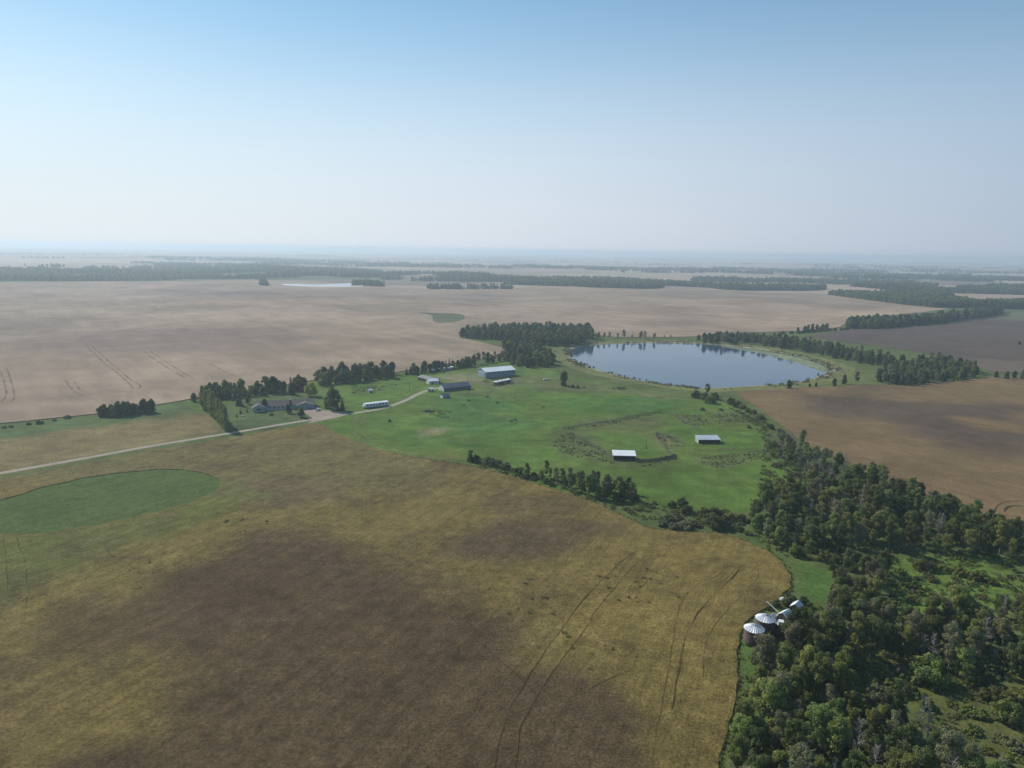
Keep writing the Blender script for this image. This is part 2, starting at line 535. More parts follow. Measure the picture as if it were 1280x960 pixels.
# (region, photo outline, softness in m, colour, strength)
DRY = (0.090, 0.060, 0.034)
PATCH = [
    ('front', [(-200, 600), (300, 540), (420, 538), (520, 572), (600, 592), (520, 622), (380, 640), (260, 640), (120, 600)], 22, (0.152, 0.130, 0.050), 0.9),
    ('front', [(-160, 660), (0, 672), (120, 660), (240, 632), (310, 595), (330, 625), (280, 662), (150, 705), (60, 740), (0, 770), (-160, 800)], 14, (0.116, 0.128, 0.036), 0.9),
    ('front', [(335, 668), (420, 668), (520, 720), (620, 776), (690, 815), (770, 850), (830, 900), (840, 1000), (780, 1300), (40, 1300), (130, 940), (240, 850), (180, 790), (250, 720)], 12, DRY, 0.92),
    ('front', [(560, 668), (620, 652), (690, 656), (745, 652), (765, 668), (700, 690), (640, 704), (590, 696)], 9, (0.090, 0.062, 0.040), 0.75),
    ('front', [(480, 690), (540, 690), (640, 735), (660, 760), (600, 770), (520, 728)], 10, DRY, 0.5),
    ('front', [(590, 612), (660, 622), (720, 640), (690, 652), (620, 640)], 8, (0.105, 0.074, 0.044), 0.6),
    ('front', [(100, 760), (240, 735), (330, 690), (300, 760), (160, 810), (60, 815)], 12, DRY, 0.6),
    ('front', [(-100, 820), (90, 825), (160, 850), (60, 960), (-100, 1100)], 14, (0.125, 0.088, 0.038), 0.7),
    ('front', [(300, 600), (420, 600), (430, 625), (330, 640)], 12, (0.16, 0.115, 0.075), 0.6),
    ('front', [(700, 700), (800, 690), (930, 680), (985, 720), (975, 750), (925, 785), (900, 880), (840, 870), (760, 790), (690, 760)], 12, (0.195, 0.145, 0.046), 0.8),
    ('front', [(985, 715), (989, 735), (970, 758), (930, 785), (925, 850), (915, 850), (917, 790), (960, 750), (975, 730)], 2.5, (0.15, 0.13, 0.034), 0.5),
    ('orange', [(1000, 495), (1120, 500), (1290, 510), (1290, 560), (1200, 560), (1080, 530), (1010, 515)], 18, (0.100, 0.073, 0.054), 0.85),
    ('orange', [(1060, 483), (1110, 483), (1090, 496), (1060, 494)], 8, (0.12, 0.085, 0.06), 0.7),
    ('orange', [(1180, 520), (1270, 530), (1290, 545), (1210, 535)], 8, (0.2, 0.13, 0.058), 0.8),
    ('dark', [(1250, 383), (1290, 383), (1290, 400), (1240, 400)], 20, (0.16, 0.165, 0.08), 0.8),
    ('dark', [(1180, 446), (1290, 452), (1290, 470), (1240, 466)], 14, (0.175, 0.135, 0.10), 0.8),
    ('beige', [(0, 418), (180, 410), (330, 412), (400, 422), (300, 440), (120, 440), (0, 440)], 45, (0.205, 0.150, 0.118), 0.8),
    ('beige', [(200, 362), (460, 366), (640, 366), (640, 376), (330, 376), (200, 372)], 60, (0.21, 0.155, 0.125), 0.7),
    ('beige', [(60, 388), (330, 388), (500, 396), (420, 404), (200, 400)], 40, (0.33, 0.24, 0.175), 0.6),
    ('beige', [(600, 385), (850, 380), (1040, 388), (980, 405), (820, 412), (650, 400)], 40, (0.33, 0.24, 0.175), 0.7),
    ('beige', [(790, 362), (960, 367), (1050, 373), (1000, 378), (840, 372)], 40, (0.215, 0.165, 0.13), 0.6),
    ('beige', [(800, 412), (980, 400), (1120, 384), (1180, 386), (1060, 400), (900, 414)], 30, (0.39, 0.285, 0.195), 0.6),
    ('beige', [(540, 426), (590, 428), (585, 436), (545, 434)], 20, (0.22, 0.175, 0.13), 0.6),
    ('beige', [(250, 480), (400, 462), (520, 450), (630, 438), (610, 448), (500, 464), (390, 474), (250, 498)], 14, (0.29, 0.215, 0.15), 0.6),
    ('pasture', [(300, 498), (400, 485), (395, 530), (300, 545), (262, 520)], 4, (0.085, 0.115, 0.05), 0.85),
    ('pasture', [(560, 500), (640, 495), (660, 530), (600, 560), (520, 545)], 14, (0.060, 0.140, 0.036), 0.7),
    ('pasture', [(640, 470), (700, 470), (780, 485), (860, 492), (900, 500), (860, 500), (760, 492), (680, 485), (640, 480)], 10, (0.13, 0.13, 0.06), 0.75),
    ('pasture', [(700, 498), (840, 498), (860, 512), (760, 516), (690, 512)], 10, (0.056, 0.138, 0.030), 0.7),
    ('pasture', [(715, 528), (830, 518), (850, 530), (800, 545), (730, 540)], 8, (0.14, 0.125, 0.06), 0.6),
    ('pasture', [(560, 488), (640, 482), (640, 490), (580, 498)], 8, (0.12, 0.13, 0.06), 0.5),
    ('pasture', [(448, 555), (470, 562), (560, 572), (640, 588), (640, 594), (540, 580), (460, 562)], 3, (0.12, 0.125, 0.05), 0.8),
    ('pasture', [(556, 470), (592, 467), (602, 477), (575, 481), (558, 478)], 3, (0.22, 0.18, 0.125), 0.75),
    ('pasture', [(592, 474), (625, 477), (645, 473), (650, 480), (618, 486), (590, 480)], 3, (0.16, 0.145, 0.085), 0.7),
    ('pasture', [(520, 535), (556, 536), (558, 545), (530, 545)], 3, (0.22, 0.18, 0.11), 0.8),
    ('pasture', [(548, 566), (566, 563), (572, 572), (552, 574)], 3, (0.19, 0.19, 0.05), 0.9),
    ('pasture', [(690, 538), (720, 535), (790, 575), (845, 570), (848, 580), (770, 584), (700, 570), (690, 560)], 4, (0.105, 0.112, 0.048), 0.7),
    ('pasture', [(835, 515), (880, 518), (895, 532), (860, 534)], 4, (0.105, 0.112, 0.048), 0.7),
    ('pasture', [(890, 515), (945, 515), (950, 532), (900, 530)], 5, (0.105, 0.112, 0.048), 0.7),
    ('pasture', [(872, 570), (950, 564), (950, 576), (900, 586), (875, 580)], 3, (0.105, 0.112, 0.048), 0.7),
    ('pasture', [(815, 540), (850, 548), (852, 562), (825, 562)], 3, (0.15, 0.12, 0.075), 0.7),
    ('rough', [(-200, 560), (0, 533), (200, 506), (250, 500), (255, 515), (190, 520), (0, 548), (-200, 580)], 5, (0.085, 0.125, 0.045), 0.8),
    ('rough', [(-200, 580), (0, 550), (190, 522), (258, 518), (280, 542), (100, 574), (0, 590), (-200, 630)], 6, (0.205, 0.160, 0.075), 0.95),
    ('rough', [(940, 662), (985, 695), (1050, 720), (1060, 740), (1010, 755), (990, 740), (990, 710), (960, 685), (930, 672)], 4, (0.070, 0.130, 0.030), 0.9),
    ('rough', [(1095, 695), (1150, 692), (1260, 698), (1275, 750), (1180, 775), (1100, 760)], 4, (0.115, 0.175, 0.034), 0.9),
    ('rough', [(1060, 805), (1110, 800), (1170, 830), (1180, 880), (1100, 880), (1060, 840)], 3, (0.14, 0.145, 0.035), 0.9),
    ('rough', [(1185, 850), (1300, 820), (1340, 1000), (1200, 1000)], 5, (0.13, 0.135, 0.045), 0.9),
    ('rough', [(920, 790), (960, 800), (945, 850), (935, 940), (905, 960), (918, 890), (922, 840)], 2, (0.080, 0.130, 0.032), 0.85),
    ('rough', [(800, 628), (900, 640), (930, 662), (900, 668), (810, 658), (780, 640)], 3, (0.105, 0.135, 0.045), 0.8),
    ('rough', [(1040, 466), (1110, 462), (1090, 480), (1050, 482)], 6, (0.13, 0.145, 0.05), 0.8),
]
PN = {'lake': 'lake', 'pond': 'pond'}
NAMES = {'rough': ('rough_grass', 'rough olive grass and wood floor between the fields'),
         'margin': ('lake_margin', 'olive grass ring around the lake'),
         'pasture': ('pasture', 'bright green pasture and farmyard grass'),
         'beige': ('grain_field', 'broad pale ripe grain field behind the farmyard'),
         'dark': ('brown_field', 'dark grey-brown field beyond the lake'),
         'orange': ('orange_field', 'orange-brown field beside the lake and wood'),
         'front': ('ripening_field', 'mottled yellow and brown crop in front of the farmyard'),
         'oval': ('green_crop', 'oval of green crop inside the brown field'),
         'slough': ('slough', 'grey-green grassy hollow in the pale grain field'),
         'shore': ('lake_shore', 'narrow muddy shore around the lake'),
         'algae': ('algae_mat', 'pale green algae mat along one shore of the lake'),
         'lake': ('lake', 'round blue lake beyond the green pasture'),
         'pond': ('pond', 'far bright pond behind the pale grain field'),
         'drive': ('driveway', 'pinkish gravel driveway in front of the house'),
         'road': ('gravel_road', 'pale gravel lane leading to the farmyard'),
         'far': ('far_fields', 'distant patchwork of fields reaching the horizon')}


def finish(o, kind=None, label=None, cat=None, group=None):
    if kind:
        o['kind'] = kind
    if label:
        o['label'] = label
    if cat:
        o['category'] = cat
    if group:
        o['group'] = group
    return o


CROP_H = {'front': 0.55, 'beige': 0.6, 'orange': 0.5, 'dark': 0.4, 'oval': 0.25}


def build_region(nm, tri):
    used = np.unique(tri)
    remap = np.full(len(V2), -1)
    remap[used] = np.arange(len(used))
    X = V2[used]
    z = hgt(X[:, 0], X[:, 1])
    if nm in ('lake', 'algae'):
        z = np.full(len(X), -1.55)
    elif nm == 'pond':
        z = np.full(len(X), float(z.max()) + 0.05)
    elif nm == 'shore':
        z = np.where(pdist(REG['lake'], X) < 0.05, -1.6, z)
    z = z + CROP_H.get(nm, 0)
    verts = [tuple(p) for p in np.c_[X, z]]
    faces = remap[tri].tolist()
    if nm in CROP_H:                              # the crop stands above the grass: close its sides
        cnt = {}
        for f in faces:
            for a, b in ((f[0], f[1]), (f[1], f[2]), (f[2], f[0])):
                cnt[(a, b)] = cnt.get((a, b), 0) + 1
        low = {}
        for (a, b) in list(cnt):
            if (b, a) not in cnt:
                for q in (a, b):
                    if q not in low:                  # own vertices, so that the rim stays crisp
                        low[q] = len(verts)
                        verts.append(verts[q])
                        verts.append((verts[q][0], verts[q][1], verts[q][2] - CROP_H[nm] - 0.3))
                faces.append((low[a], low[a] + 1, low[b] + 1))
                faces.append((low[a], low[b] + 1, low[b]))
    me = bpy.data.meshes.new(NAMES[nm][0])
    me.from_pydata(verts, [], faces)
    XX = np.array(verts)[:, :2]
    if nm not in ('lake', 'pond', 'far'):
        c = np.tile(np.array(BASE[nm]), (len(XX), 1))
        wob = np.array([[noise.noise((p[0] * .035, p[1] * .035, 1)), noise.noise((p[0] * .035, p[1] * .035, 7))] for p in XX])
        wob2 = np.array([[noise.noise((p[0] * .011, p[1] * .011, 1)), noise.noise((p[0] * .011, p[1] * .011, 7))] for p in XX])
        for reg, poly, soft, col_, s in PATCH:
            if reg != nm:
                continue
            Q = XX + wob * min(soft, 12) * 1.3 + wob2 * min(soft, 20) * 1.1
            mk = soft_mask(G(poly), Q, soft) * s
            c = c * (1 - mk[:, None]) + np.array(col_) * mk[:, None]
        if nm in ('rough', 'margin'):
            dl = pdist(REG['lake'], XX)
            mk = (1 - sst(3, 14, dl)) * 0.3
            c = c * (1 - mk[:, None]) + np.array((0.15, 0.12, 0.075)) * mk[:, None]
        at = me.color_attributes.new('cover', 'FLOAT_COLOR', 'POINT')
        at.data.foreach_set('color', np.c_[c, np.ones(len(c))].astype(np.float32).ravel())
    me.polygons.foreach_set('use_smooth', np.ones(len(me.polygons), bool))
    me.materials.append(MAT[nm])
    # normals up
    me.update()
    if len(me.polygons) and me.polygons[0].normal.z < 0:
        me.flip_normals()
    o = bpy.data.objects.new(NAMES[nm][0], me)
    COL.objects.link(o)
    finish(o, 'structure', NAMES[nm][1])
    return o


for i, nm in enumerate(ORDER):
    build_region(nm, TRI[rid == i])
build_region('far', TRI[rid == -1])

# ------------------------------------------------------------------ small helpers for things


def simple_mat(name, col, rough=0.7, metal=0.0, var=0.12, scale=1.5, spec=0.3, bump=0.0, ribs=None, rust=None):
    m = NT(name)
    tc = m.n('ShaderNodeTexCoord').outputs['Object']
    f = m.mul(m.rng(m.noise(tc, scale, 4, .65), 1 - var, 1 + var), m.rng(m.noise(tc, scale * .18, 3), 1 - var * .7, 1 + var * .7))
    c = m.scale(col, f)
    if rust:
        c = m.mix(m.rng(m.noise(tc, scale * 0.6, 5, .7), 0, rust[1], 0.5, 0.75), c, rust[0])
    m.l(c, m.b.inputs['Base Color'])
    m.b.inputs['Roughness'].default_value = rough
    m.b.inputs['Metallic'].default_value = metal
    m.b.inputs['Specular IOR Level'].default_value = spec
    if ribs:
        wv = m.n('ShaderNodeTexWave', bands_direction=ribs[0])
        wv.inputs['Scale'].default_value = ribs[1]
        m.l(tc, wv.inputs['Vector'])
        m.bump(wv.outputs['Fac'], 0.5, 0.05)
    elif bump:
        m.bump(m.noise(tc, scale * 2, 3), bump, 0.1)
    return m.m


M = {
    'white_roof': simple_mat('white_roof_metal', (0.86, 0.86, 0.85), 0.36, 0.0, 0.05, 0.5, 0.8, ribs=('X', 1.2)),
    'dull_roof': simple_mat('dull_blue_grey_metal', (0.46, 0.50, 0.54), 0.5, 0.1, 0.12, 0.5, 0.5, ribs=('X', 1.2)),
    'galv': simple_mat('galvanised_steel', (0.60, 0.62, 0.65), 0.42, 0.45, 0.10, 0.9, 0.5),
    'bin_wall': simple_mat('weathered_bin_wall', (0.15, 0.09, 0.085), 0.7, 0.1, 0.2, 0.8, 0.3, ribs=('Z', 3.0)),
    'blue_wall': simple_mat('blue_grey_siding', (0.20, 0.26, 0.31), 0.6, 0, 0.08, 0.6, 0.3, ribs=('X', 1.2)),
    'house_wall': simple_mat('pale_blue_siding', (0.33, 0.38, 0.42), 0.7, 0, 0.07, 0.6, 0.2, ribs=('Z', 2.0)),
    'white': simple_mat('white_paint', (0.78, 0.79, 0.79), 0.5, 0, 0.06, 0.8),
    'offwhite': simple_mat('weathered_white', (0.66, 0.65, 0.62), 0.6, 0, 0.14, 1.0, rust=((0.30, 0.24, 0.18), 0.35)),
    'shingle': simple_mat('grey_brown_shingle', (0.165, 0.142, 0.132), 0.9, 0, 0.14, 1.4, 0.1, 0.4),
    'dark_roof': simple_mat('dark_blue_roof', (0.085, 0.10, 0.13), 0.6, 0, 0.14, 0.8, 0.3, ribs=('X', 1.2)),
    'grey_roof': simple_mat('old_grey_roof', (0.27, 0.25, 0.255), 0.8, 0, 0.2, 0.7, 0.2, 0.3),
    'brick': simple_mat('dark_brick', (0.10, 0.055, 0.05), 0.85, 0, 0.2, 3.0, 0.2, 0.3),
    'glass': simple_mat('window_glass', (0.03, 0.04, 0.05), 0.08, 0, 0.05, 1.0, 0.5),
    'wood': simple_mat('weathered_board', (0.15, 0.125, 0.105), 0.9, 0, 0.25, 1.2, 0.1, 0.3),
    'post': simple_mat('grey_post', (0.19, 0.165, 0.14), 0.9, 0, 0.25, 2.0, 0.1),
    'concrete': simple_mat('concrete', (0.36, 0.34, 0.31), 0.9, 0, 0.1, 1.0, 0.1),
    'rubber': simple_mat('tyre_rubber', (0.02, 0.02, 0.02), 0.85, 0, 0.1, 4),
    'rusty': simple_mat('rusty_iron', (0.12, 0.075, 0.05), 0.8, 0.1, 0.3, 3.0, 0.2),
    'cow': simple_mat('black_hide', (0.014, 0.012, 0.011), 0.75, 0, 0.2, 3, 0.2),
    'yellow': simple_mat('faded_yellow_paint', (0.42, 0.33, 0.10), 0.6, 0, 0.15, 2),
    'stone': simple_mat('pale_stone', (0.5, 0.47, 0.42), 0.9, 0, 0.15, 1.5, 0.1, 0.4),
}


def mesh_obj(name, verts, faces, mat, parent=None, smooth=False):
    me = bpy.data.meshes.new(name)
    me.from_pydata([tuple(v) for v in verts], [], faces)
    if mat is not None:
        me.materials.append(mat)
    if smooth:
        me.polygons.foreach_set('use_smooth', np.ones(len(me.polygons), bool))
    me.update()
    o = bpy.data.objects.new(name, me)
    COL.objects.link(o)
    o.parent = parent
    return o


def empty(name, loc, yaw=0.0, label=None, cat=None, group=None, scale=1.0):
    o = bpy.data.objects.new(name, None)
    o.empty_display_size = 0.5
    COL.objects.link(o)
    o.location = loc
    o.rotation_euler = (0, 0, yaw)
    o.scale = (scale,) * 3
    return finish(o, None, label, cat, group)


class MB:
    def __init__(self):
        self.v, self.f = [], []

    def box(self, x0, x1, y0, y1, z0, z1):
        b = len(self.v)
        self.v += [(x, y, z) for z in (z0, z1) for y in (y0, y1) for x in (x0, x1)]
        self.f += [tuple(b + i for i in q) for q in ((0, 2, 3, 1), (4, 5, 7, 6), (0, 1, 5, 4), (2, 6, 7, 3), (0, 4, 6, 2), (1, 3, 7, 5))]
        return self

    def prism(self, poly, axis, a, b_):
        """extrude polygon (2d) along axis from a to b; axis 'x': poly is (y,z); 'y': (x,z); 'z': (x,y)"""
        b = len(self.v)
        n = len(poly)
        for t in (a, b_):
            for p in poly:
                self.v.append({'x': (t, p[0], p[1]), 'y': (p[0], t, p[1]), 'z': (p[0], p[1], t)}[axis])
        self.f.append(tuple(range(b, b + n))[::-1])
        self.f.append(tuple(range(b + n, b + 2 * n)))
        for i in range(n):
            j = (i + 1) % n
            self.f.append((b + i, b + j, b + n + j, b + n + i))
        return self

    def tube(self, path, radii, n=6, cap=True):
        b = len(self.v)
        P = [Vector(p) for p in path]
        for i, p in enumerate(P):
            t = (P[min(i + 1, len(P) - 1)] - P[max(i - 1, 0)])
            if t.length < 1e-6:
                t = Vector((0, 0, 1))
            t.normalize()
            u = t.orthogonal().normalized()
            if i and u.dot(lu) < 0.0:
                u = -u
            if i:
                u = (lu - t * lu.dot(t)).normalized()
            lu = u
            w_ = t.cross(u)
            for k_ in range(n):
                a = 2 * math.pi * k_ / n
                q = p + (u * math.cos(a) + w_ * math.sin(a)) * radii[i]
                self.v.append(tuple(q))
        for i in range(len(P) - 1):
            for k_ in range(n):
                a, c = b + i * n + k_, b + i * n + (k_ + 1) % n
                self.f.append((a, c, c + n, a + n))
        if cap:
            self.f.append(tuple(range(b, b + n))[::-1])
            self.f.append(tuple(range(b + (len(P) - 1) * n, b + len(P) * n)))
        return self

    def build(self, name, mat, parent=None, smooth=False):
        return mesh_obj(name, self.v, self.f, mat, parent, smooth)


def share(src, name, parent, loc, rot=(0, 0, 0)):
    """another piece that shares src's mesh"""
    o = src.copy()
    o.name = name
    COL.objects.link(o)
    o.parent = parent
    o.location = loc
    o.rotation_euler = rot
    return o


def copy_tree(o, parent=None):
    c = o.copy()
    COL.objects.link(c)
    c.parent = parent
    for ch in o.children:
        copy_tree(ch, c)
    return c


def gable_roof(root, x0, x1, y0, y1, eave, ridge, mat, over=0.45, thick=0.16, along='x', name='roof', parent=None):
    """two slopes with thickness"""
    mb = MB()
    ym = (y0 + y1) / 2
    sl = (ridge - eave) / (ym - y0)
    yo0, yo1 = y0 - over, y1 + over
    ze = eave - sl * over
    for ya, yb in ((yo0, ym), (yo1, ym)):
        q = [(ya, ze + .03), (yb, ridge + .03), (yb, ridge + .03 + thick), (ya, ze + .03 + thick)]
        if along == 'x':
            mb.prism(q, 'x', x0 - over, x1 + over)
        else:
            mb.prism([(p[0], p[1]) for p in q], 'y', x0 - over, x1 + over)
    return mb.build(name, mat, parent or root)


def gable_wall(root, x0, x1, y0, y1, eave, ridge, mat, along='x', base=-0.6):
    ym = (y0 + y1) / 2
    poly = [(y0, base), (y1, base), (y1, eave), (ym, ridge), (y0, eave)]
    return MB().prism(poly, along, x0, x1).build('wall', mat, root)


def opening(root, name, x0, x1, y, z0, z1, mat, frame=None, side='front', d=0.06):
    """door or window on a wall in the plane y (front) or x=y (side)"""
    if side == 'front':
        o = MB().box(x0, x1, y - d, y + .05, z0, z1).build(name, mat, root)
        fr = [(x0 - .12, x0, z0 - .1, z1 + .1), (x1, x1 + .12, z0 - .1, z1 + .1), (x0, x1, z1, z1 + .1), (x0, x1, z0 - .1, z0)]
        if frame:
            m_ = MB()
            for a, b, c, e in fr:
                m_.box(a, b, y - d - .04, y + .04, c, e)
            m_.build('frame', frame, o)
    else:
        o = MB().box(y - d, y + .05, x0, x1, z0, z1).build(name, mat, root)
        if frame:
            m_ = MB()
            for a, b, c, e in [(x0 - .12, x0, z0 - .1, z1 + .1), (x1, x1 + .12, z0 - .1, z1 + .1), (x0, x1, z1, z1 + .1), (x0, x1, z0 - .1, z0)]:
                m_.box(y - d - .04, y + .04, a, b, c, e)
            m_.build('frame', frame, o)
    return o


def at(u, v):
    return Vector(un(u, v))

# ------------------------------------------------------------------ wheel tracks pressed into the crops


def faint(name, col, lo, hi):
    """pressed plants with standing ones between them: lets the crop show through unevenly"""
    m = NT(name)
    pos = m.n('ShaderNodeNewGeometry').outputs['Position']
    m.l(m.scale(col, m.rng(m.noise(pos, 0.8, 3), .75, 1.25)), m.b.inputs['Base Color'])
    m.l(m.mul(m.rng(m.noise(pos, 0.05, 3, .6), lo, hi, .35, .62), m.rng(m.noise(pos, 1.6, 3, .7), .45, 1.1, .35, .6)), m.b.inputs['Alpha'])
    m.b.inputs['Specular IOR Level'].default_value = 0.02
    return m.m


M['rut'] = faint('pressed_crop', (0.048, 0.035, 0.019), .12, .8)
M['rut_pale'] = faint('pressed_stubble', (0.165, 0.120, 0.088), .1, .6)
M['path'] = faint('trodden_path', (0.24, 0.21, 0.12), .15, .8)


def track(px, wid, mat, label, lift, jag=0.25):
    L = smooth_poly(G(px), closed=False, n=14)
    T = np.gradient(L, axis=0)
    T /= np.linalg.norm(T, axis=1)[:, None]
    N = np.c_[-T[:, 1], T[:, 0]]
    seg = np.r_[0, np.cumsum(np.hypot(*np.diff(L, axis=0).T))]
    s = np.arange(0, seg[-1], max(1.2, seg[-1] / 160))
    L = np.c_[np.interp(s, seg, L[:, 0]), np.interp(s, seg, L[:, 1])]
    N = np.c_[np.interp(s, seg, N[:, 0]), np.interp(s, seg, N[:, 1])]
    L = L + N * np.array([noise.noise((a * .11, wid, px[0][0])) for a in s])[:, None] * jag * 2
    wv = wid * (1 + jag * RNG.uniform(-1, 1, len(s)))
    wv *= np.clip(0.55 + 0.9 * np.array([noise.noise((a * .06, 4, px[0][1])) for a in s]) + .35, 0.25, 1.3)
    wv[0] = wv[-1] = 0.06
    A, B = L + N * wv[:, None] / 2, L - N * wv[:, None] / 2
    P = np.r_[A, B]
    z = hgt(P[:, 0], P[:, 1]) + lift
    n = len(s)
    o = mesh_obj('wheel_track', np.c_[P, z], [(i + n, i + n + 1, i + 1, i) for i in range(n - 1)], mat)
    finish(o, 'structure', label)
    return o


NEAR = 'dark wheel track pressed into the ripening crop'
LF = 0.55 + 0.05
for px, wd in [
    ([(617, 965), (632, 900), (660, 850), (700, 790), (735, 745), (775, 705), (800, 688)], 0.75),
    ([(643, 965), (655, 905), (683, 855), (722, 800), (755, 752), (790, 712), (812, 694)], 0.75),
    ([(815, 950), (828, 880), (838, 830), (845, 780), (850, 755)], 0.5),
    ([(840, 890), (850, 830), (858, 795), (875, 765), (900, 738), (922, 716), (926, 704)], 0.8),
    ([(798, 705), (815, 716), (845, 726), (870, 729), (895, 722), (908, 710)], 0.45),
    ([(780, 745), (790, 733), (796, 738), (810, 728)], 0.5),
    ([(735, 865), (765, 850), (790, 838), (797, 815)], 0.4),
    ([(700, 880), (735, 868), (780, 872)], 0.3),
    ([(790, 822), (850, 830), (905, 842)], 0.3),
    ([(560, 770), (610, 815), (650, 850), (690, 890), (740, 940)], 0.4),
    ([(812, 694), (850, 685), (900, 684), (935, 696), (948, 712), (938, 735), (908, 765), (885, 800), (878, 850)], 0.42),
    ([(828, 712), (868, 701), (905, 701), (917, 712), (902, 729), (868, 735)], 0.4), ([(850, 760), (860, 742), (880, 728)], 0.4),
    ([(60, 714), (95, 706), (120, 699), (150, 698)], 0.4), ([(75, 692), (105, 690), (135, 686), (150, 688)], 0.3),
    ([(130, 680), (140, 697), (160, 706), (170, 716)], 0.45), ([(230, 636), (245, 640), (255, 634)], 0.4),
    ([(160, 688), (200, 678), (250, 664), (330, 655)], 0.3), ([(20, 672), (30, 700), (35, 740), (30, 780)], 0.35),
    ([(3, 672), (8, 700), (10, 750)], 0.35), ([(200, 660), (250, 640), (330, 638)], 0.3),
    ([(430, 625), (470, 613), (500, 610)], 0.3), ([(180, 740), (260, 725), (330, 720)], 0.3),
]:
    track(px, wd * 0.72, M['rut'], NEAR, LF)
FARL = 'faint double wheel track in the pale grain field'
for px in [[(105, 430), (125, 450), (150, 470), (168, 488)], [(112, 430), (135, 452), (160, 473), (176, 484), (168, 488)],
           [(180, 440), (205, 458), (238, 477)], [(188, 440), (215, 458), (245, 477)],
           [(82, 476), (92, 490), (106, 495)], [(93, 478), (100, 488), (108, 492)],
           [(0, 462), (8, 490), (2, 504)], [(8, 460), (18, 495), (8, 505)],
           [(60, 500), (110, 495), (160, 490)], [(262, 455), (290, 470), (305, 471)], [(440, 416), (520, 412), (560, 415)]]:
    track(px, 1.4, M['rut_pale'], FARL, 0.95, 0.2)
for px in [[(1243, 640), (1248, 632), (1262, 628), (1290, 628)], [(1255, 642), (1262, 634), (1290, 634)]]:
    track(px, 0.8, M['rut'], 'curved wheel track pressed into the orange-brown field', 0.75, 0.2)

for px in [[(450, 519), (441, 532), (446, 545), (470, 557), (515, 568), (560, 572)], [(457, 520), (450, 534), (458, 546), (480, 556), (520, 566)], [(560, 497), (600, 515), (660, 530), (703, 536)], [(640, 492), (700, 505), (800, 508), (870, 505)], [(850, 560), (900, 562), (955, 558)]]:
    o = track(px, 1.1, M['path'], 'faint trodden cattle path across the pasture', 0.06, 0.3)
    o.name = 'cattle_path'

# ------------------------------------------------------------------ trees


def leaf_mat(name, col, bright=0.0, var=0.4, trans=0.42):
    m = NT(name)
    oi = m.n('ShaderNodeObjectInfo').outputs['Random']
    at_ = m.n('ShaderNodeAttribute')
    at_.attribute_name = 'tone'
    f = m.mul(m.rng(oi, 1 - var, 1 + var, 0, 1), m.rng(at_.outputs['Fac'], 0.72, 1.28, 0, 1))
    hs = m.n('ShaderNodeHueSaturation')
    hs.inputs['Color'].default_value = (*col, 1)
    nz = m.n('ShaderNodeTexWhiteNoise', noise_dimensions='1D')
    m.l(oi, nz.inputs['W'])
    m.l(m.rng(nz.outputs['Value'], 0.440, 0.508, 0, 1), hs.inputs['Hue'])
    m.l(m.rng(at_.outputs['Fac'], 0.85, 1.1, 0, 1), hs.inputs['Saturation'])
    c = m.scale(hs.outputs[0], f)
    m.l(c, m.b.inputs['Base Color'])
    m.b.inputs['Roughness'].default_value = 0.65
    m.b.inputs['Specular IOR Level'].default_value = 0.2
    tr = m.n('ShaderNodeBsdfTranslucent')
    m.l(c, tr.inputs['Color'])
    mx = m.n('ShaderNodeMixShader')
    mx.inputs[0].default_value = trans
    m.l(m.b.outputs[0], mx.inputs[1])
    m.l(tr.outputs[0], mx.inputs[2])
    m.l(mx.outputs[0], m.t.nodes['Material Output'].inputs['Surface'])
    return m.m


LEAF = {'aspen': leaf_mat('aspen_leaves', (0.150, 0.205, 0.056)), 'grey': leaf_mat('grey_green_leaves', (0.20, 0.215, 0.110)),
        'dark_green': leaf_mat('dark_leaves', (0.105, 0.152, 0.050)), 'willow': leaf_mat('willow_leaves', (0.165, 0.21, 0.056)),  # the dark leaves are a deeper green tint
        'poplar': leaf_mat('poplar_leaves', (0.19, 0.25, 0.07)), 'spruce': leaf_mat('spruce_needles', (0.05, 0.082, 0.04), trans=0.05),
        'yellow': leaf_mat('yellowing_leaves', (0.34, 0.42, 0.06)), 'light': leaf_mat('light_green_leaves', (0.20, 0.25, 0.055)),
        'weed': leaf_mat('brown_weeds', (0.21, 0.20, 0.10), trans=0.1), 'reed': leaf_mat('reeds', (0.26, 0.26, 0.11), trans=0.1),
        'autumn': leaf_mat('orange_leaves', (0.22, 0.12, 0.03))}
BARK = {'aspen': simple_mat('pale_aspen_bark', (0.30, 0.285, 0.25), 0.9, 0, 0.3, 3, 0.1), 'brown': simple_mat('brown_bark', (0.09, 0.075, 0.06), 0.95, 0, 0.3, 3, 0.1),
        'dead': simple_mat('bleached_dead_wood', (0.30, 0.275, 0.25), 0.9, 0, 0.25, 2, 0.1)}


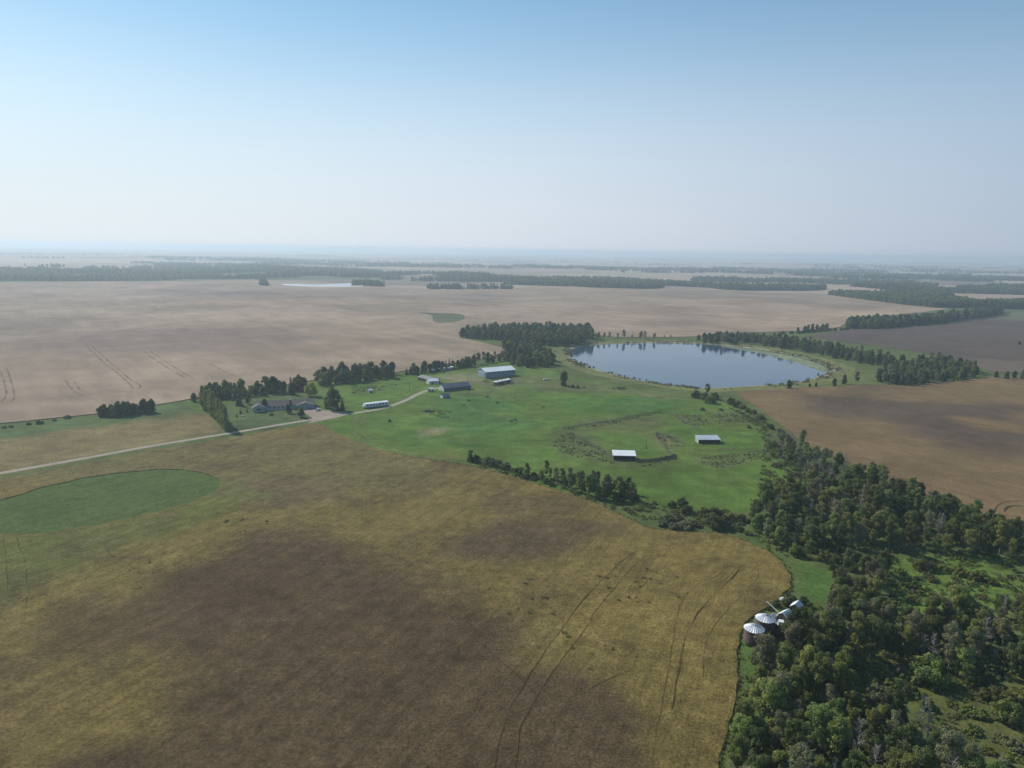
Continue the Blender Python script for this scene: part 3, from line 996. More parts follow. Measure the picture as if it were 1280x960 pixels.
def leaf_mesh(name, clumps, per, size, mat, shell=0.55, squash=1.0, up=0.35, seed=1):
    """leaf-sized faces spread through clumps: (x, y, z, radius)"""
    rg = np.random.default_rng(seed)
    C = np.array(clumps)
    n = np.maximum(6, (per * (C[:, 3] / C[:, 3].mean()) ** 2).astype(int))
    idx = np.repeat(np.arange(len(C)), n)
    N = len(idx)
    d = rg.normal(size=(N, 3))
    d /= np.linalg.norm(d, axis=1)[:, None]
    rr = rg.uniform(shell, 1.0, N) ** 0.6 * rg.uniform(.85, 1.18, N)
    c = C[idx, :3] + d * (C[idx, 3] * rr)[:, None] * np.array([1, 1, squash])
    nr = d + rg.normal(size=(N, 3)) * 0.55 + np.array([0, 0, up])
    nr /= np.linalg.norm(nr, axis=1)[:, None]
    t = np.cross(nr, rg.normal(size=(N, 3)))
    t /= np.linalg.norm(t, axis=1)[:, None]
    b = np.cross(nr, t)
    s = rg.uniform(size[0], size[1], N)[:, None]
    v = np.stack([c + t * s, c + b * s * .62, c - t * s, c - b * s * .62], 1).reshape(-1, 3)
    me = bpy.data.meshes.new(name)
    me.vertices.add(4 * N)
    me.vertices.foreach_set('co', v.astype(np.float32).ravel())
    me.loops.add(4 * N)
    me.loops.foreach_set('vertex_index', np.arange(4 * N, dtype=np.int32))
    me.polygons.add(N)
    me.polygons.foreach_set('loop_start', np.arange(0, 4 * N, 4, dtype=np.int32))
    me.update(calc_edges=True)
    tone = np.clip(rg.uniform(0, 1, len(C))[idx] * .6 + rg.uniform(0, .4, N), 0, 1)
    a_ = me.attributes.new('tone', 'FLOAT', 'POINT')
    a_.data.foreach_set('value', np.repeat(tone, 4).astype(np.float32))
    me.materials.append(mat)
    return me


def tubes_mesh(name, mb, mat):
    me = bpy.data.meshes.new(name)
    me.from_pydata(mb.v, [], mb.f)
    me.materials.append(mat)
    me.polygons.foreach_set('use_smooth', np.ones(len(me.polygons), bool))
    return me


def bent(rd, h, r0, lean=0.06, n=6):
    x = y = 0
    P = []
    dx, dy = rd.uniform(-lean, lean), rd.uniform(-lean, lean)
    for i in range(n + 1):
        t = i / n
        P.append((dx * h * t + rd.uniform(-1, 1) * .012 * h * t, dy * h * t + rd.uniform(-1, 1) * .012 * h * t, h * t - (0.4 if i == 0 else 0)))
    return P, [r0 * (1.25 if i == 0 else 1) * (1 - 0.8 * i / n) for i in range(n + 1)]


def aspen(seed, leaf, h=14.0, rad=2.6, per=150, nc=40, size=(.15, .30), bare=0.30, sparse=1.0, lod=False):
    rd = random.Random(seed)
    mb = MB()
    P, rr = bent(rd, h * .93, 0.17)
    mb.tube(P, rr, 6)
    clumps = []
    for i in range(nc):
        t = rd.random() ** 0.85
        z = h * (bare + (1 - bare) * t)
        prof = math.sqrt(max(.06, 1 - ((t - .5) / .58) ** 2))
        a = rd.uniform(0, 6.283)
        ax = P[min(6, int(z / (h * .93) * 6))]
        q = rad * prof * rd.uniform(0.25, 1.05)
        p = (ax[0] + math.cos(a) * q, ax[1] + math.sin(a) * q, z)
        clumps.append((*p, rd.uniform(.62, 1.2)))
        if i % 3 == 0 and not lod:
            zb = max(h * bare * .8, z - q * rd.uniform(.6, 1.1))
            mid = ((ax[0] + p[0]) / 2, (ax[1] + p[1]) / 2, (zb + z) / 2 - .1)
            mb.tube([(ax[0], ax[1], zb), mid, p], [.06, .04, .015], 4, False)
    return tubes_mesh('trunk', mb, BARK['aspen']), leaf_mesh('crown', clumps, per * sparse, size, leaf, seed=seed)


def willow(seed, leaf, h=4.5, rad=3.0, per=90, nc=34, size=(.16, .34)):
    rd = random.Random(seed)
    mb = MB()
    clumps = []
    for i in range(nc):
        a, t = rd.uniform(0, 6.283), rd.random()
        q = rad * math.sqrt(rd.random()) * .95
        top = h * math.sqrt(max(0.05, 1 - (q / rad) ** 2 * .85))
        z = top * rd.uniform(.22, .95)
        p = (math.cos(a) * q, math.sin(a) * q, z)
        clumps.append((*p, rd.uniform(.55, 1.0) * h / 4.5))
        if i % 3 == 0:
            mb.tube([(p[0] * .08, p[1] * .08, -.3), (p[0] * .5, p[1] * .5, z * .6), p], [.07, .05, .015], 4, False)
    return tubes_mesh('stems', mb, BARK['brown']), leaf_mesh('foliage', clumps, per, size, leaf, seed=seed)


def broad(seed, leaf, h=11.0, rad=3.6, per=70, nc=46, size=(.3, .55), bare=.16):
    rd = random.Random(seed)
    mb = MB()
    P, rr = bent(rd, h * .8, .22, .03)
    mb.tube(P, rr, 6)
    clumps = []
    for i in range(nc):
        a = rd.uniform(0, 6.283)
        t = rd.random()
        z = h * (bare + (1 - bare) * t)
        prof = math.sqrt(max(.04, 1 - ((t - .36) / .68) ** 2)) * (.75 + .5 * abs(noise.noise((seed, i * .37, t * 3))))
        q = rad * prof * math.sqrt(rd.random())
        p = (math.cos(a) * q, math.sin(a) * q, z)
        clumps.append((*p, rd.uniform(.8, 1.45)))
        if i % 4 == 0:
            mb.tube([(0, 0, max(.6, z - q - .8)), (p[0] * .6, p[1] * .6, z - .5), p], [.09, .06, .02], 4, False)
    return tubes_mesh('trunk', mb, BARK['brown']), leaf_mesh('crown', clumps, per, size, leaf, seed=seed)


def poplar(seed, leaf, h=17.0, rad=1.9):
    rd = random.Random(seed)
    mb = MB()
    P, rr = bent(rd, h * .95, .24, .015)
    mb.tube(P, rr, 6)
    clumps = []
    for i in range(54):
        t = rd.random()
        z = h * (.06 + .94 * t)
        prof = min(1, .5 + t * 1.5) * (1 if t < .6 else max(.16, 1 - (t - .6) * 2.1))
        a, q = rd.uniform(0, 6.283), rad * prof * rd.uniform(.2, .85)
        clumps.append((math.cos(a) * q, math.sin(a) * q, z, rd.uniform(.6, 1.0)))
    return tubes_mesh('trunk', mb, BARK['brown']), leaf_mesh('crown', clumps, 70, (.25, .45), leaf, squash=1.5, seed=seed)


def spruce(seed, leaf, h=12.0, rad=2.6):
    rd = random.Random(seed)
    mb = MB()
    P, rr = bent(rd, h, .2, .01)
    mb.tube(P, rr, 6)
    clumps = []
    n = 15
    for i in range(n):
        t = i / n
        z = h * (.06 + .9 * t)
        rr_ = rad * (1 - t) ** .85 + .12
        k_ = max(3, int(11 * (1 - t)))
        for j in range(k_):
            a = 6.283 * (j + rd.random() * .7) / k_ + i
            for q in (.45, .85):
                clumps.append((math.cos(a) * rr_ * q, math.sin(a) * rr_ * q, z - rr_ * q * .28, .34 + .22 * (1 - t)))
    clumps.append((0, 0, h * .97, .3))
    return tubes_mesh('trunk', mb, BARK['brown']), leaf_mesh('crown', clumps, 16, (.16, .32), leaf, .2, .7, seed=seed)


def dead(seed, h=12.0, nb=26, spread=1.9):
    rd = random.Random(seed)
    mb, tw = MB(), MB()
    P, rr = bent(rd, h, .16, .06)
    mb.tube(P, rr, 6)
    for i in range(nb):
        t = rd.uniform(.32, 1)
        z = h * t
        ax = P[min(6, int(t * 6))]
        a = rd.uniform(0, 6.283)
        L = spread * rd.uniform(.5, 1.2) * (1.15 - .65 * t)
        e = (ax[0] + math.cos(a) * L, ax[1] + math.sin(a) * L, z + L * rd.uniform(.3, 1.0))
        m_ = (ax[0] + math.cos(a + .25) * L * .5, ax[1] + math.sin(a + .25) * L * .5, z + L * .3)
        tw.tube([(ax[0], ax[1], z), m_, e], [.065, .045, .018], 4, False)
        for k_ in range(3):
            a2 = a + rd.uniform(-1, 1)
            L2 = L * rd.uniform(.3, .6)
            tw.tube([m_, (m_[0] + math.cos(a2) * L2, m_[1] + math.sin(a2) * L2, m_[2] + L2 * rd.uniform(.2, 1))], [.035, .012], 3, False)
    return tubes_mesh('trunk', mb, BARK['dead']), tubes_mesh('branches', tw, BARK['dead'])


def tuft(seed, leaf, h=1.0, rad=.8, n=26, wd=.10):
    rd = random.Random(seed)
    v, f = [], []
    for i in range(n):
        a, q = rd.uniform(0, 6.283), rad * math.sqrt(rd.random())
        x, y = math.cos(a) * q, math.sin(a) * q
        hh = h * rd.uniform(.6, 1.1)
        b_ = rd.uniform(0, 6.283)
        lx, ly = math.cos(b_) * h * .35, math.sin(b_) * h * .35
        dx, dy = -math.sin(b_) * wd, math.cos(b_) * wd
        k_ = len(v)
        v += [(x - dx, y - dy, -.1), (x + dx, y + dy, -.1), (x + lx * .5 + dx * .7, y + ly * .5 + dy * .7, hh * .65), (x + lx, y + ly, hh), (x + lx * .5 - dx * .7, y + ly * .5 - dy * .7, hh * .65)]
        f.append((k_, k_ + 1, k_ + 2, k_ + 3, k_ + 4))
    me = bpy.data.meshes.new('tuft')
    me.from_pydata(v, [], f)
    a_ = me.attributes.new('tone', 'FLOAT', 'POINT')
    a_.data.foreach_set('value', np.repeat(RNG.uniform(0, 1, n), 5).astype(np.float32))
    me.materials.append(leaf)
    return me


PROTO = {
    'aspen': [aspen(11, LEAF['aspen']), aspen(12, LEAF['aspen'], 13, 2.9), aspen(13, LEAF['aspen'], 15, 2.4), aspen(14, LEAF['aspen'], 12, 3.1, bare=.22)],
    'grey_aspen': [aspen(21, LEAF['grey'], 14, 2.5, sparse=.6), aspen(22, LEAF['grey'], 13, 2.3, sparse=.55), aspen(23, LEAF['grey'], 12, 2.7, sparse=.7)],
    'dark_aspen': [aspen(31, LEAF['dark_green'], 13, 3.0, bare=.2), aspen(32, LEAF['dark_green'], 12, 2.8, bare=.25)],
    'thin_aspen': [aspen(41, LEAF['grey'], 11, 1.7, nc=18, sparse=.55, bare=.5), aspen(42, LEAF['aspen'], 12, 1.8, nc=20, sparse=.6, bare=.48)],
    'willow': [willow(51, LEAF['willow']), willow(52, LEAF['willow'], 4.0, 3.3), willow(53, LEAF['willow'], 5.0, 2.6)],
    'dark_bush': [willow(61, LEAF['dark_green'], 5.0, 3.2), willow(62, LEAF['dark_green'], 4.5, 2.8)],
    'light_bush': [willow(71, LEAF['light'], 2.6, 2.8), willow(72, LEAF['light'], 2.2, 2.3)],
    'grey_bush': [willow(75, LEAF['grey'], 3.2, 2.8), willow(76, LEAF['grey'], 2.8, 2.4)],
    'yellow_bush': [broad(81, LEAF['yellow'], 8.5, 4.4, 80)],
    'orange_bush': [broad(82, LEAF['autumn'], 8.0, 2.4, 70, 26)],
    'belt_tree': [broad(83, LEAF['dark_green'], bare=.03, nc=60), broad(84, LEAF['dark_green'], 12, 3.3, nc=64, bare=.03), broad(85, LEAF['aspen'], 11, 3.6, nc=60, bare=.04), broad(86, LEAF['dark_green'], 10, 4.0, nc=60, bare=.02)],
    'yard_tree': [broad(87, LEAF['poplar'], 12, 4.0), broad(88, LEAF['willow'], 9, 3.6)],
    'poplar': [poplar(91, LEAF['poplar']), poplar(92, LEAF['poplar'], 17, 2.1)],
    'spruce': [spruce(101, LEAF['spruce']), spruce(102, LEAF['spruce'], 12, 2.2)],
    'dead': [dead(111, nb=52), dead(112, 13, 60, 2.4), dead(113, 10, 48, 2.6)],
    'pale_aspen': [aspen(45, LEAF['poplar'], 12, 2.7, bare=.2), aspen(46, LEAF['poplar'], 10, 2.9, bare=.15)],
}
NAME = {'aspen': 'aspen_tree', 'grey_aspen': 'aspen_tree', 'dark_aspen': 'aspen_tree', 'thin_aspen': 'aspen_tree', 'pale_aspen': 'aspen_tree', 'willow': 'willow_bush', 'dark_bush': 'willow_bush',
        'light_bush': 'shrub', 'grey_bush': 'shrub', 'yellow_bush': 'broadleaf_tree', 'orange_bush': 'broadleaf_tree', 'belt_tree': 'broadleaf_tree',
        'yard_tree': 'broadleaf_tree', 'poplar': 'poplar_tree', 'spruce': 'spruce_tree', 'dead': 'dead_tree'}
CAT = {'aspen_tree': 'tree', 'willow_bush': 'bush', 'shrub': 'shrub', 'broadleaf_tree': 'tree', 'poplar_tree': 'tree', 'spruce_tree': 'tree', 'dead_tree': 'dead tree'}
LOOK = {'aspen': 'leafy green aspen', 'grey_aspen': 'thin grey-green aspen', 'dark_aspen': 'dark dense aspen', 'thin_aspen': 'sparse aspen with bare pale trunk', 'pale_aspen': 'light green bushy aspen', 'willow': 'rounded green willow bush',
        'dark_bush': 'dark dense willow bush', 'light_bush': 'low yellow-green shrub', 'grey_bush': 'low grey-green shrub', 'belt_tree': 'dark broadleaf tree', 'yard_tree': 'spreading green tree',
        'yellow_bush': 'tree with yellow leaves', 'orange_bush': 'small tree with orange leaves', 'poplar': 'tall columnar poplar', 'spruce': 'dark conical spruce', 'dead': 'bare grey dead tree'}
PLANTS = []                                      # kind, x, y, scale, zone label


def plant(kind, xy, s, zone, label=None):
    PLANTS.append((kind, float(xy[0]), float(xy[1]), s, zone, label))


def scatter(px, spacing, mix, zone, smin, smax, holes=(), seed=1, grow=None):
    """fill the ground outline with trees no closer than spacing"""
    P = G(px)
    H = [G(h) for h in holes]
    rd = random.Random(seed)
    lo, hi = P.min(0), P.max(0)
    n = int((hi[0] - lo[0]) * (hi[1] - lo[1]) / spacing ** 2 * 9) + 40
    cand = np.array([(rd.uniform(lo[0], hi[0]), rd.uniform(lo[1], hi[1])) for _ in range(n)])
    ok_ = inside(P, cand)
    for h in H:
        ok_ &= ~inside(h, cand)
    cell = {}
    kinds, wts = zip(*mix)
    for p in cand[ok_]:
        key = (int(p[0] // spacing), int(p[1] // spacing))
        if any((q[0] - p[0]) ** 2 + (q[1] - p[1]) ** 2 < spacing ** 2 for i in (-1, 0, 1) for j in (-1, 0, 1) for q in cell.get((key[0] + i, key[1] + j), ())):
            continue
        cell.setdefault(key, []).append(p)
        plant(rd.choices(kinds, wts)[0], p, rd.uniform(smin, smax), zone)


def row(px, n, kinds, zone, smin, smax, jit=1.0, label=None):
    L = G(px)
    seg = np.r_[0, np.cumsum(np.hypot(*np.diff(L, axis=0).T))]
    for i in range(n):
        s = seg[-1] * (i + .5) / n
        p = np.array([np.interp(s, seg, L[:, 0]), np.interp(s, seg, L[:, 1])]) + RNG.uniform(-jit, jit, 2)
        plant(random.choice(kinds), p, random.uniform(smin, smax), zone, label)


def one(kind, u, v, s, zone, label=None):
    plant(kind, un(u, v)[:2], s, zone, label)


OPEN_A = [(1095, 712), (1150, 700), (1245, 705), (1270, 745), (1240, 768), (1180, 775), (1110, 768)]
OPEN_B = [(1050, 842), (1095, 828), (1150, 832), (1190, 845), (1225, 885), (1215, 930), (1160, 928), (1120, 900), (1065, 885)]
OPEN_C = [(1180, 880), (1225, 856), (1330, 840), (1420, 1020), (1330, 1080), (1225, 990), (1190, 940)]
W1 = [(912, 968), (932, 905), (945, 852), (975, 838), (1000, 815), (1020, 785), (1045, 765), (1075, 762), (1100, 775), (1150, 790), (1200, 782), (1260, 770), (1330, 770),
      (1420, 790), (1460, 1010), (1300, 1060), (1100, 1070), (905, 1050)]
Z_LOW = 'in the dense wood beside the grain bins'
scatter(W1, 3.9, [('aspen', .28), ('grey_aspen', .24), ('dark_aspen', .10), ('pale_aspen', .13), ('willow', .12), ('light_bush', .05), ('dead', .17)], Z_LOW, .5, 1.18, (OPEN_A, OPEN_B, OPEN_C), 3)
Z_MAIN = 'in the broad wood between pasture and orange-brown field'
W2 = [(938, 652), (952, 676), (990, 694), (1035, 702), (1090, 690), (1130, 682), (1180, 692), (1230, 697), (1290, 695), (1420, 716), (1420, 712), (1290, 678), (1230, 660),
      (1190, 645), (1140, 622), (1090, 606), (1050, 598), (1010, 610), (965, 628)]
scatter(W2, 4.6, [('aspen', .38), ('dark_aspen', .16), ('grey_aspen', .17), ('pale_aspen', .12), ('willow', .12), ('dead', .05)], Z_MAIN, .5, 1.05, (), 5)
Z_LINK = 'on the strip joining the two woods beside the meadow'
scatter([(1040, 715), (1080, 706), (1110, 715), (1095, 750), (1080, 765), (1050, 768), (1045, 745)], 5.2, [('aspen', .4), ('willow', .4), ('grey_aspen', .2)], Z_LINK, .6, .9, (), 6)
Z_SPARSE = 'in the thin open stand above the pasture corner'
scatter([(958, 556), (985, 552), (1020, 572), (1060, 588), (1052, 602), (1010, 602), (975, 590), (955, 572)], 4.2, [('thin_aspen', .45), ('dead', .33), ('grey_bush', .22)], Z_SPARSE, .6, 1.0, (), 7)
Z_STRIP = 'on the scrub strip between pasture and lakeside field'
for u, v, s, kd in [(870, 497, 1.3, 'dark_bush'), (880, 500, 1.4, 'dark_bush'), (888, 504, 1.5, 'willow'), (893, 499, 1.2, 'dark_bush'), (884, 494, .72, 'aspen'), (914, 505, 1.1, 'dark_bush'),
                    (922, 509, 1.2, 'dark_bush'), (928, 511, .9, 'willow'), (935, 515, .8, 'dark_bush'), (942, 517, .8, 'dark_bush'), (952, 524, .9, 'willow'), (901, 513, .7, 'grey_bush'),
                    (878, 513, .6, 'dark_bush'), (963, 536, .8, 'dark_bush'), (960, 545, .7, 'grey_bush'), (948, 522, .8, 'grey_bush'), (936, 535, .5, 'willow')]:
    one(kd, u, v, s, Z_STRIP)
Z_BELT = 'in the belt between front field and pasture'
scatter([(640, 590), (690, 598), (740, 606), (785, 613), (795, 624), (762, 628), (740, 623), (690, 608), (650, 596)], 3.9, [('aspen', .35), ('dark_aspen', .3), ('dark_bush', .3), ('grey_aspen', .15)], Z_BELT, .34, .68, (), 8)
row([(584, 576), (610, 580), (650, 592)], 10, ['dark_bush', 'grey_bush', 'willow'], Z_BELT, .7, 1.0)
for u, v, s, kd in [(588, 577, .55, 'dark_aspen'), (790, 626, 1.0, 'dark_bush'), (775, 627, 1.1, 'dark_bush'), (740, 621, .95, 'aspen'), (757, 623, .9, 'grey_aspen'), (748, 622, .85, 'dead')]:
    one(kd, u, v, s, Z_BELT)
Z_SCRUB = 'in the scrub corner beside the front field'
for u, v, s, kd in [(840, 634, .75, 'dark_bush'), (852, 632, .8, 'dark_bush'), (858, 642, .9, 'dark_bush'), (880, 645, 1.0, 'willow'), (893, 646, 1.0, 'dark_bush'), (905, 645, .9, 'willow'), (898, 660, 1.35, 'dark_bush'),
                    (912, 650, .8, 'willow'), (926, 652, .8, 'willow'), (889, 655, 1.1, 'dark_bush'), (818, 630, .5, 'grey_bush'), (828, 657, 1.0, 'grey_bush'), (842, 660, 1.1, 'grey_bush'), (856, 661, 1.1, 'grey_bush'), (868, 658, 1.0, 'grey_bush'),
                    (836, 652, 1.0, 'grey_bush'), (850, 653, 1.1, 'grey_bush'), (925, 664, .8, 'light_bush'), (935, 668, .8, 'light_bush'), (940, 655, .9, 'willow')]:
    one(kd, u, v, s, Z_SCRUB)
Z_DELL = 'in the sunny clearing of the wood'
for u, v, s, kd in [(1125, 716, 1.0, 'light_bush'), (1150, 712, 1.1, 'light_bush'), (1165, 726, .9, 'light_bush'), (1115, 730, .8, 'light_bush'), (1200, 718, 1.2, 'light_bush'), (1220, 726, 1.1, 'light_bush'), (1240, 730, 1.0, 'light_bush'),
                    (1180, 714, 1.0, 'light_bush'), (1160, 722, .8, 'grey_bush'), (1142, 735, .9, 'light_bush'), (1190, 735, 1.0, 'light_bush'), (1158, 712, .9, 'dark_bush'), (1205, 748, .9, 'light_bush'), (1140, 752, .8, 'light_bush'),
                    (1085, 852, 1.0, 'light_bush'), (1105, 845, 1.1, 'light_bush'), (1120, 858, 1.2, 'light_bush'), (1140, 870, 1.0, 'light_bush'), (1095, 868, .9, 'grey_bush'), (1135, 850, .9, 'light_bush'), (1160, 885, .9, 'light_bush'), (1110, 880, 1.0, 'grey_bush'), (1125, 842, .9, 'grey_bush')]:
    one(kd, u, v, s, Z_DELL)
plant('willow', un(1160, 852)[:2], 1.6, Z_DELL, 'large domed willow bush standing alone in the sunny clearing')
Z_BIN = 'crowding the grain bins and granaries'
for u, v, s, kd in [(962, 800, .55, 'dark_bush'), (952, 806, .5, 'willow'), (967, 790, .6, 'dark_bush'), (985, 787, .7, 'dark_bush'), (975, 795, .75, 'willow'), (992, 778, .7, 'dark_bush'), (1003, 772, .8, 'willow'), (962, 762, .45, 'grey_bush'),
                    (970, 758, .5, 'dark_bush'), (983, 757, .5, 'willow'), (950, 769, .4, 'grey_bush'), (990, 752, .55, 'dark_bush'), (1004, 757, .7, 'dark_bush'), (935, 806, .35, 'grey_bush'), (986, 745, .4, 'grey_bush'), (960, 812, .6, 'willow')]:
    one(kd, u, v, s, Z_BIN)
Z_SLOPE = 'on the grassy slope at the wood edge'
for u, v, s, kd in [(1245, 880, 1.3, 'willow'), (1258, 900, 1.2, 'willow'), (1225, 895, .8, 'light_bush'), (1215, 915, .8, 'light_bush'), (1275, 880, 1.0, 'willow'), (1235, 940, .7, 'light_bush'), (1268, 935, .8, 'grey_bush'), (1290, 915, .9, 'light_bush'), (1210, 890, 1.0, 'light_bush')]:
    one(kd, u, v, s, Z_SLOPE)
Z_LEFT = 'in the clump beside the pale grain field'
row([(124, 521), (150, 520), (192, 515)], 15, ['belt_tree'], Z_LEFT, .62, .85, 1.2)
for u, v in [(5, 535), (14, 534), (36, 531), (50, 530), (68, 526), (84, 523)]:
    one('grey_bush', u, v, random.uniform(.5, .9), 'along the margin of the pale grain field')
Z_POP = 'in the row beside the house lawn'
row([(253, 511), (262, 517), (272, 527), (285, 540)], 13, ['poplar'], Z_POP, .9, 1.12, .4)
Z_HOUSE = 'in the shelterbelt behind the house'
row([(240, 503), (262, 501), (300, 497), (330, 494)], 13, ['belt_tree', 'belt_tree', 'yard_tree'], Z_HOUSE, .5, .95, 1.8)
row([(250, 500), (300, 493), (345, 491), (385, 487)], 16, ['belt_tree', 'yard_tree'], Z_HOUSE, .75, 1.2, 2.2)
one('spruce', 299, 507, 1.15, Z_HOUSE, 'dark conical spruce at the left end of the house lawn')
one('spruce', 364, 493, 1.35, Z_HOUSE, 'tall dark spruce rising behind the house roof')
one('yard_tree', 310, 505, .55, Z_HOUSE, 'small pale green tree beside the house gable')
one('yard_tree', 338, 492, .95, Z_HOUSE, 'broad green tree behind the house roof')
one('yellow_bush', 389, 495, 1.15, Z_HOUSE, 'tree with yellow leaves behind the garage')
one('orange_bush', 375, 489, 1.2, Z_HOUSE, 'small tree with orange leaves behind the garage')
Z_YARD = 'on the house lawn'
one('yard_tree', 416, 512, 1.35, Z_YARD, 'tall green tree beside the gravel driveway')
one('spruce', 428, 513.5, .95, Z_YARD, 'dark spruce at the foot of the tall driveway tree')
one('spruce', 422, 514, .75, Z_YARD, 'small dark spruce beside the gravel driveway')
one('belt_tree', 409, 510, .75, Z_YARD, 'dark tree beside the garage')
one('yard_tree', 361, 516.5, .72, Z_YARD, 'round tree in front of the house')
one('yard_tree', 376, 521.5, .80, Z_YARD, 'broad round tree where driveway meets the lane')
one('belt_tree', 331, 512, .62, Z_YARD, 'dark round tree in front of the house gable')
one('spruce', 296, 521.5, .28, Z_YARD, 'little dark shrub beside a pale boulder')
one('spruce', 301, 517, .34, Z_YARD, 'little conical evergreen beside a pale boulder')
one('spruce', 309, 515.5, .30, Z_YARD, 'little evergreen alone on the house lawn')
one('dark_bush', 339, 519, .42, Z_YARD, 'small dark bush on the lawn before the porch')
Z_NB = 'in the shelterbelt between house and sheds'
row([(398, 482), (430, 478), (460, 475), (490, 472)], 17, ['belt_tree', 'belt_tree', 'yard_tree'], Z_NB, .8, 1.3, 2.5)
row([(395, 476), (430, 472), (470, 469), (492, 467)], 14, ['belt_tree', 'belt_tree', 'yard_tree'], Z_NB, .85, 1.35, 2.5)
Z_SHED = 'in the tree line behind the machine shed'
row([(506, 469), (530, 466), (560, 461), (590, 458)], 22, ['belt_tree', 'belt_tree', 'spruce'], Z_SHED, .62, .95, 1.5)
row([(575, 458), (600, 454), (630, 450)], 12, ['belt_tree', 'grey_aspen'], Z_SHED, .7, .9, 1.5)
Z_GROVE = 'in the grove between shed and lake'
scatter([(630, 443), (650, 437), (672, 439), (692, 452), (690, 458), (662, 460), (642, 457), (630, 450)], 6.5, [('belt_tree', .75), ('dark_bush', .25)], Z_GROVE, .75, 1.15, (), 11)
one('belt_tree', 705, 482, 1.1, Z_GROVE, 'lone dark tree on the pasture before the lake')
for u, v, s in [(716, 484, .45), (722, 484, .4), (730, 485, .35)]:
    one('dark_bush', u, v, s, 'beside the lone tree before the lake')
one('dead', 484, 524, .38, 'pasture', 'small leaning bare tree in the pasture below the trailer home')
one('dark_bush', 487, 527, .35, 'pasture', 'low dark bush below the trailer home')
Z_WN = 'in the dense wood behind the lake'
scatter([(574, 421), (600, 417), (660, 414), (735, 415), (742, 425), (722, 431), (690, 433), (660, 429), (620, 425), (590, 424)], 8.0, [('belt_tree', .85), ('grey_aspen', .15)], Z_WN, .95, 1.3, (), 12)
scatter([(628, 437), (645, 430), (672, 431), (668, 438), (640, 442)], 8, [('belt_tree', .7), ('willow', .3)], Z_WN, .8, 1.0, (), 13)
Z_FARSH = 'on the far bank of the lake'
for u, v, s in [(748, 424, .8), (755, 424, .7), (762, 423, .7), (772, 424, .6), (780, 423.5, .95), (790, 424, .5), (801, 424, .95), (806, 424, .9), (818, 424.5, .75), (830, 424, .4), (838, 424, .45)]:
    one('grey_aspen', u, v, s, Z_FARSH)
Z_EAST = 'in the belt behind the right shore of the lake'
scatter([(872, 425), (930, 424), (985, 428), (1010, 432), (1060, 441), (1110, 452), (1132, 460), (1108, 460), (1050, 449), (1000, 439), (950, 432), (880, 429)], 8.0, [('belt_tree', .7), ('grey_aspen', .3)], Z_EAST, .7, 1.05, (), 14)
Z_E2 = 'in the grove at the corner of the two brown fields'
scatter([(1095, 480), (1130, 482), (1180, 478), (1226, 471), (1215, 463), (1180, 454), (1150, 454), (1125, 462), (1115, 467), (1098, 474)], 7.0, [('belt_tree', .75), ('grey_aspen', .25)], Z_E2, .7, 1.0, (), 15)
for u, v, s, kd in [(1055, 480, .7, 'belt_tree'), (1071, 480, .85, 'grey_aspen'), (1043, 483, .6, 'belt_tree'), (986, 486, .7, 'belt_tree'), (959, 486, .55, 'dead'), (1012, 484, .35, 'belt_tree'), (1020, 484, .35, 'belt_tree'), (640, 470, .3, 'dark_bush')]:
    one(kd, u, v, s, 'on the near bank of the lake')
Z_HEDGE = 'in the tall hedge between pale and dark fields'
scatter([(1058, 412), (1105, 411), (1170, 405), (1252, 393), (1250, 389), (1170, 400), (1105, 405), (1062, 407)], 9.0, [('belt_tree', 1)], Z_HEDGE, 1.15, 1.5, (), 16)
row([(996, 417), (1015, 415), (1036, 412)], 8, ['belt_tree'], Z_HEDGE, .7, 1.0, 2)
row([(975, 418), (1000, 417), (1060, 412)], 12, ['dark_bush'], Z_HEDGE, .9, 1.2, 2)
for u, v, s in [(1245, 472, .6), (1258, 474, .7), (1268, 473, .6), (1280, 474, .9), (1274, 431, .5)]:
    one('belt_tree', u, v, s, 'along the margin between orange and dark fields')

# which plants stand as individuals: of each kind the 290 that show largest; the rest is one mass
by = {}
for i, p in enumerate(PLANTS):
    z = float(hgt(p[1], p[2]))
    u, v = proj((p[1], p[2], z + 3 * p[3]))
    P_ = PROTO[p[0]][0][0]
    size_px = p[3] * 12 / math.hypot(p[1], p[2])
    seen = -12 < u < 1292 and v < 1010
    by.setdefault(NAME[p[0]], []).append((-(size_px if seen else -1), i, seen))
single = set()
for nm, L in by.items():
    L.sort()
    single |= {i for q, i, seen in L[:290] if seen}
SPAN = {}
for p in PLANTS:
    lo_, hi_ = SPAN.get((p[0], p[4]), (9, 0))
    SPAN[(p[0], p[4])] = (min(lo_, p[3]), max(hi_, p[3]))


def marks(*px):
    return [un(*q)[:2] for q in px]


